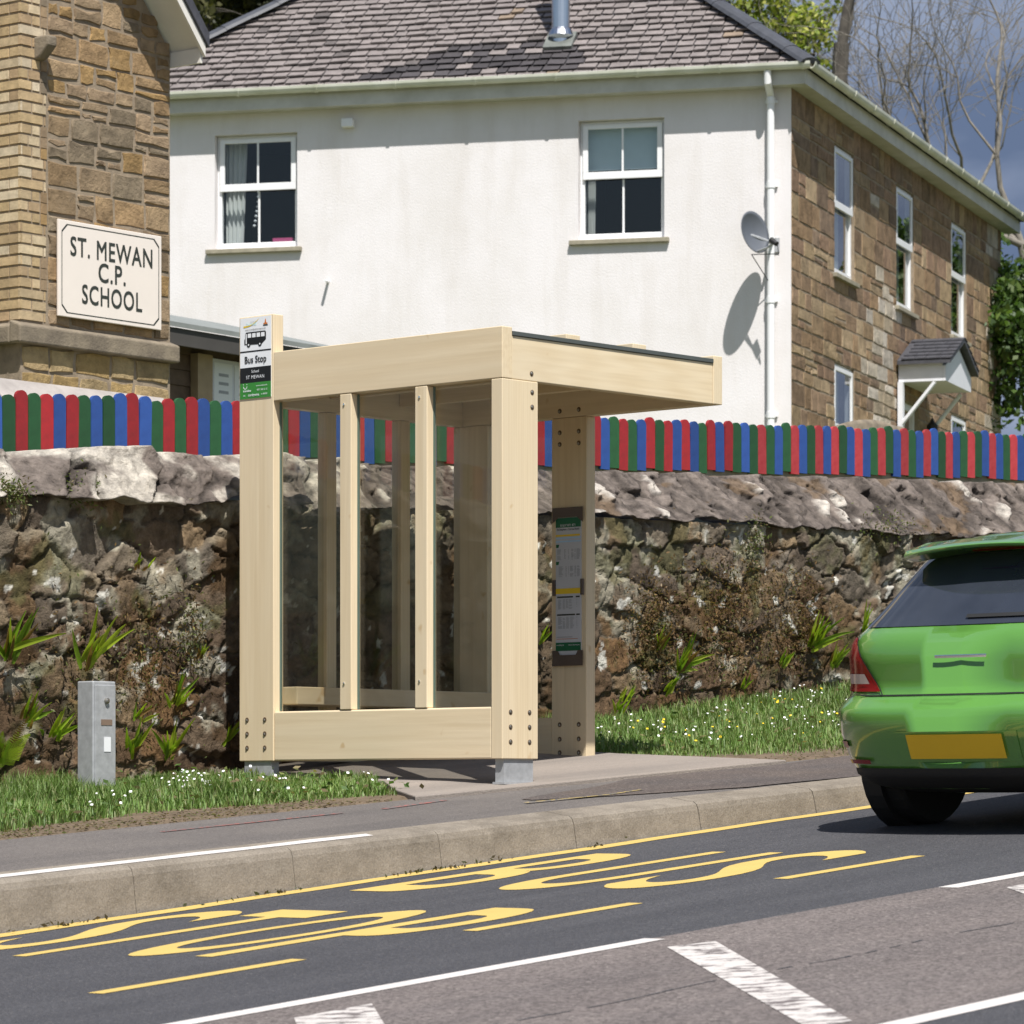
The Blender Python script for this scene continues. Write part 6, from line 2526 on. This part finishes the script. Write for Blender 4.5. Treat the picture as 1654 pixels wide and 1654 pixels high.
# rings are sampled evenly in arc length so the tail is smooth
def ring_pts(z):
    raw = [body_pt(z, 2 * math.pi * k / 2000) for k in range(2000)]
    acc = [0.0]
    for a, b in zip(raw, raw[1:] + raw[:1]):
        acc.append(acc[-1] + (b - a).length)
    out, j = [], 0
    for k in range(NR):
        t = acc[-1] * k / NR
        while acc[j + 1] < t:
            j += 1
        out.append(raw[j])
    return out


mb = MB()
vs, fs = [], []
zs_ = []
for a, b in zip(rings[:-1], rings[1:]):
    zs_ += [a[0], (a[0] + b[0]) / 2]
zs_.append(rings[-1][0])
for z in zs_:
    vs += ring_pts(z)
for i in range(len(zs_) - 1):
    for k in range(NR):
        fs.append((i * NR + k, i * NR + (k + 1) % NR, (i + 1) * NR + (k + 1) % NR, (i + 1) * NR + k))
fs.append(tuple(range(NR))[::-1])
fs.append(tuple(range((len(zs_) - 1) * NR, len(zs_) * NR)))
mb.mesh(vs, fs)
mb.build('body', M['carpaint'], car, CM, smooth=True)


def rear_patch(name, mat, outline, grow=0.006, nx=28, nz=8, parent=car, smooth=True):
    """curved panel on the tail; outline(t) -> x0, x1 at z parameter"""
    mb = MB()
    vs, fs = [], []
    for i in range(nz + 1):
        z, xa, xb = outline(i / nz)
        for k in range(nx + 1):
            vs.append(rear_pt(xa + (xb - xa) * k / nx, z, grow))
    for i in range(nz):
        for k in range(nx):
            fs.append((i * (nx + 1) + k, i * (nx + 1) + k + 1, (i + 1) * (nx + 1) + k + 1, (i + 1) * (nx + 1) + k))
    mb.mesh(vs, fs)
    return mb.build(name, mat, parent, CM, smooth=smooth, fix=True)


def lerp(a, b, t):
    return a + (b - a) * t


rw = rear_patch('rear_window', M['carglass'], lambda t: (lerp(0.945, 1.262, t), -lerp(0.66, 0.54, t), lerp(0.66, 0.54, t)))
for sg2 in (-1, 1):
    def tl(t, q=sg2):
        z = lerp(0.655, 0.90, t)
        xo = ring_at(z)[3] * 0.985
        xi = lerp(0.47, 0.66, t)
        return (z, q * xi, q * xo)
    rear_patch('tail_light', M['taillight'], tl, 0.008, 16, 8)
rear_patch('lower_bumper', M['carblack'], lambda t: (lerp(0.175, 0.305, t), -lerp(0.74, 0.66, t), lerp(0.74, 0.66, t)), 0.010)
rear_patch('tailgate_seam', M['carblack'], lambda t: (lerp(0.634, 0.640, t), -0.60, 0.60), 0.003, 28, 1)
rear_patch('number_plate_recess', M['carpaint'], lambda t: (lerp(0.335, 0.475, t), -0.33, 0.33), 0.004)
rear_patch('number_plate', M['plate'], lambda t: (lerp(0.35, 0.462, t), -0.26, 0.26), 0.016)
rear_patch('handle_trim', M['chrome'], lambda t: (lerp(0.800, 0.814, t), -0.14, 0.14), 0.006)
rear_patch('wiper', M['carblack'], lambda t: (lerp(0.975, 0.990, t), -0.04, 0.36), 0.018, 10, 1)
# roof spoiler
mb = MB()
vs, fs = [], []
nx = 24
for k in range(nx + 1):
    x = -0.57 + 1.14 * k / nx
    e = 1 - abs(x / 0.57) ** 3
    y0 = 0.34 + 0.14 * (1 - e)
    for yy, zz_ in ((0.66, 1.334 - 0.02 * (x / .6) ** 2), (0.40 + 0.1 * (1 - e), 1.314 - 0.035 * (x / .6) ** 2), (y0, 1.302 - 0.05 * (x / .6) ** 2), (y0 + 0.02, 1.288 - 0.05 * (x / .6) ** 2), (0.58, 1.265 - 0.04 * (x / .6) ** 2)):
        vs.append((x, yy, zz_))
for k in range(nx):
    for j in range(4):
        fs.append((k * 5 + j, k * 5 + j + 1, (k + 1) * 5 + j + 1, (k + 1) * 5 + j))
fs.append((0, 1, 2, 3, 4))
fs.append(tuple(nx * 5 + j for j in (4, 3, 2, 1, 0)))
mb.mesh(vs, fs)
mb.build('spoiler', M['carpaint'], car, CM, smooth=False, bevel=0.012)
rear_patch('brake_light', M['taillight'], lambda t: (lerp(1.268, 1.278, t), -0.17, 0.17), 0.10, 10, 1)


def side_patch(name, mat, za, zb, ya, yb, ya2, yb2, sgn, grow=0.006):
    mb = MB()
    vs, fs = [], []
    nx, nz = 14, 6
    for i in range(nz + 1):
        t = i / nz
        z = lerp(za, zb, t)
        _, yr, yf, hw = ring_at(z)
        yc, hl = (yr + yf) / 2, (yf - yr) / 2
        for k in range(nx + 1):
            y = lerp(lerp(ya, ya2, t), lerp(yb, yb2, t), k / nx)
            sn = min(0.999, abs(y - yc) / hl) ** (EXY / 2)
            c = math.sqrt(1 - sn * sn) ** (2 / EXX)
            vs.append((sgn * ((hw + grow) * c), y, z))
    for i in range(nz):
        for k in range(nx):
            fs.append((i * (nx + 1) + k, i * (nx + 1) + k + 1, (i + 1) * (nx + 1) + k + 1, (i + 1) * (nx + 1) + k))
    mb.mesh(vs, fs)
    return mb.build(name, mat, car, CM, smooth=True)


for sgn in (-1, 1):
    side_patch('side_window', M['carglass'], 0.95, 1.25, 0.42, 1.35, 0.85, 1.35, sgn)
    side_patch('side_window', M['carglass'], 0.95, 1.25, 1.42, 2.55, 1.42, 2.12, sgn)
    for yw in (0.66, 3.12):
        mb = MB()
        mb.lathe([(0.33, -0.10), (0.33, 0.0)], Matrix.Translation((sgn * 0.765, yw, 0.30)) @ Matrix.Rotation(sgn * rad(90), 4, 'Y'), 28)
        mb.build('wheel_arch', M['carblack'], car, CM)
        mb = MB()
        WM = Matrix.Translation((sgn * 0.755, yw, 0.297)) @ Matrix.Rotation(sgn * rad(90), 4, 'Y')
        mb.lathe([(0.20, -0.19), (0.285, -0.188), (0.297, -0.17), (0.297, -0.03), (0.285, -0.006), (0.20, 0.004)], WM, 32)
        tw = mb.build('tyre', M['rubber'], car, CM, smooth=False)
        mb = MB()
        mb.lathe([(0.05, 0.010), (0.19, 0.006), (0.195, 0.0045)], WM, 24)
        mb.build('rim', M['alloy'], tw, CM)
    mb = MB()
    mb.lathe([(0.03, -0.09), (0.085, -0.06), (0.10, 0.0), (0.085, 0.05), (0.03, 0.07)], Matrix.Translation((sgn * 0.93, 2.42, 0.98)) @ Matrix.Rotation(rad(90), 4, 'X'), 14)
    mb.build('wing_mirror', M['carpaint'], car, CM, smooth=True)
for sg2 in (-1, 1):
    # shut line of the tailgate, clear reversing lamp, fog reflector
    mb = MB()
    for j in range(8):
        z0, z1 = 0.64 + 0.28 * j / 8, 0.64 + 0.28 * (j + 1) / 8
        w0, w1 = lerp(0.46, 0.68, j / 8), lerp(0.46, 0.68, (j + 1) / 8)
        mb.face([rear_pt(sg2 * (w0 - 0.012), z0, 0.0095), rear_pt(sg2 * (w0 - 0.004), z0, 0.0095), rear_pt(sg2 * (w1 - 0.004), z1, 0.0095), rear_pt(sg2 * (w1 - 0.012), z1, 0.0095)])
    mb.build('shut_line', M['carblack'], car, CM)
    rear_patch('reversing_lamp', M['lampclear'], lambda t, q=sg2: (lerp(0.69, 0.735, t), q * lerp(0.54, 0.57, t), q * lerp(0.70, 0.71, t)), 0.012, 10, 3)
    rear_patch('fog_reflector', M['taillight'], lambda t, q=sg2: (lerp(0.325, 0.345, t), q * 0.52, q * 0.68), 0.012, 10, 1)
mb = MB()
mb.tube([(0.45, 0.25, 0.19), (0.45, 0.07, 0.185)], 0.024, 12)
mb.build('exhaust', M['bolt'], car, CM)
rear_patch('side_reflector', M['taillight'], lambda t: (lerp(0.40, 0.43, t), -0.80, -0.66), 0.006, 6, 1)
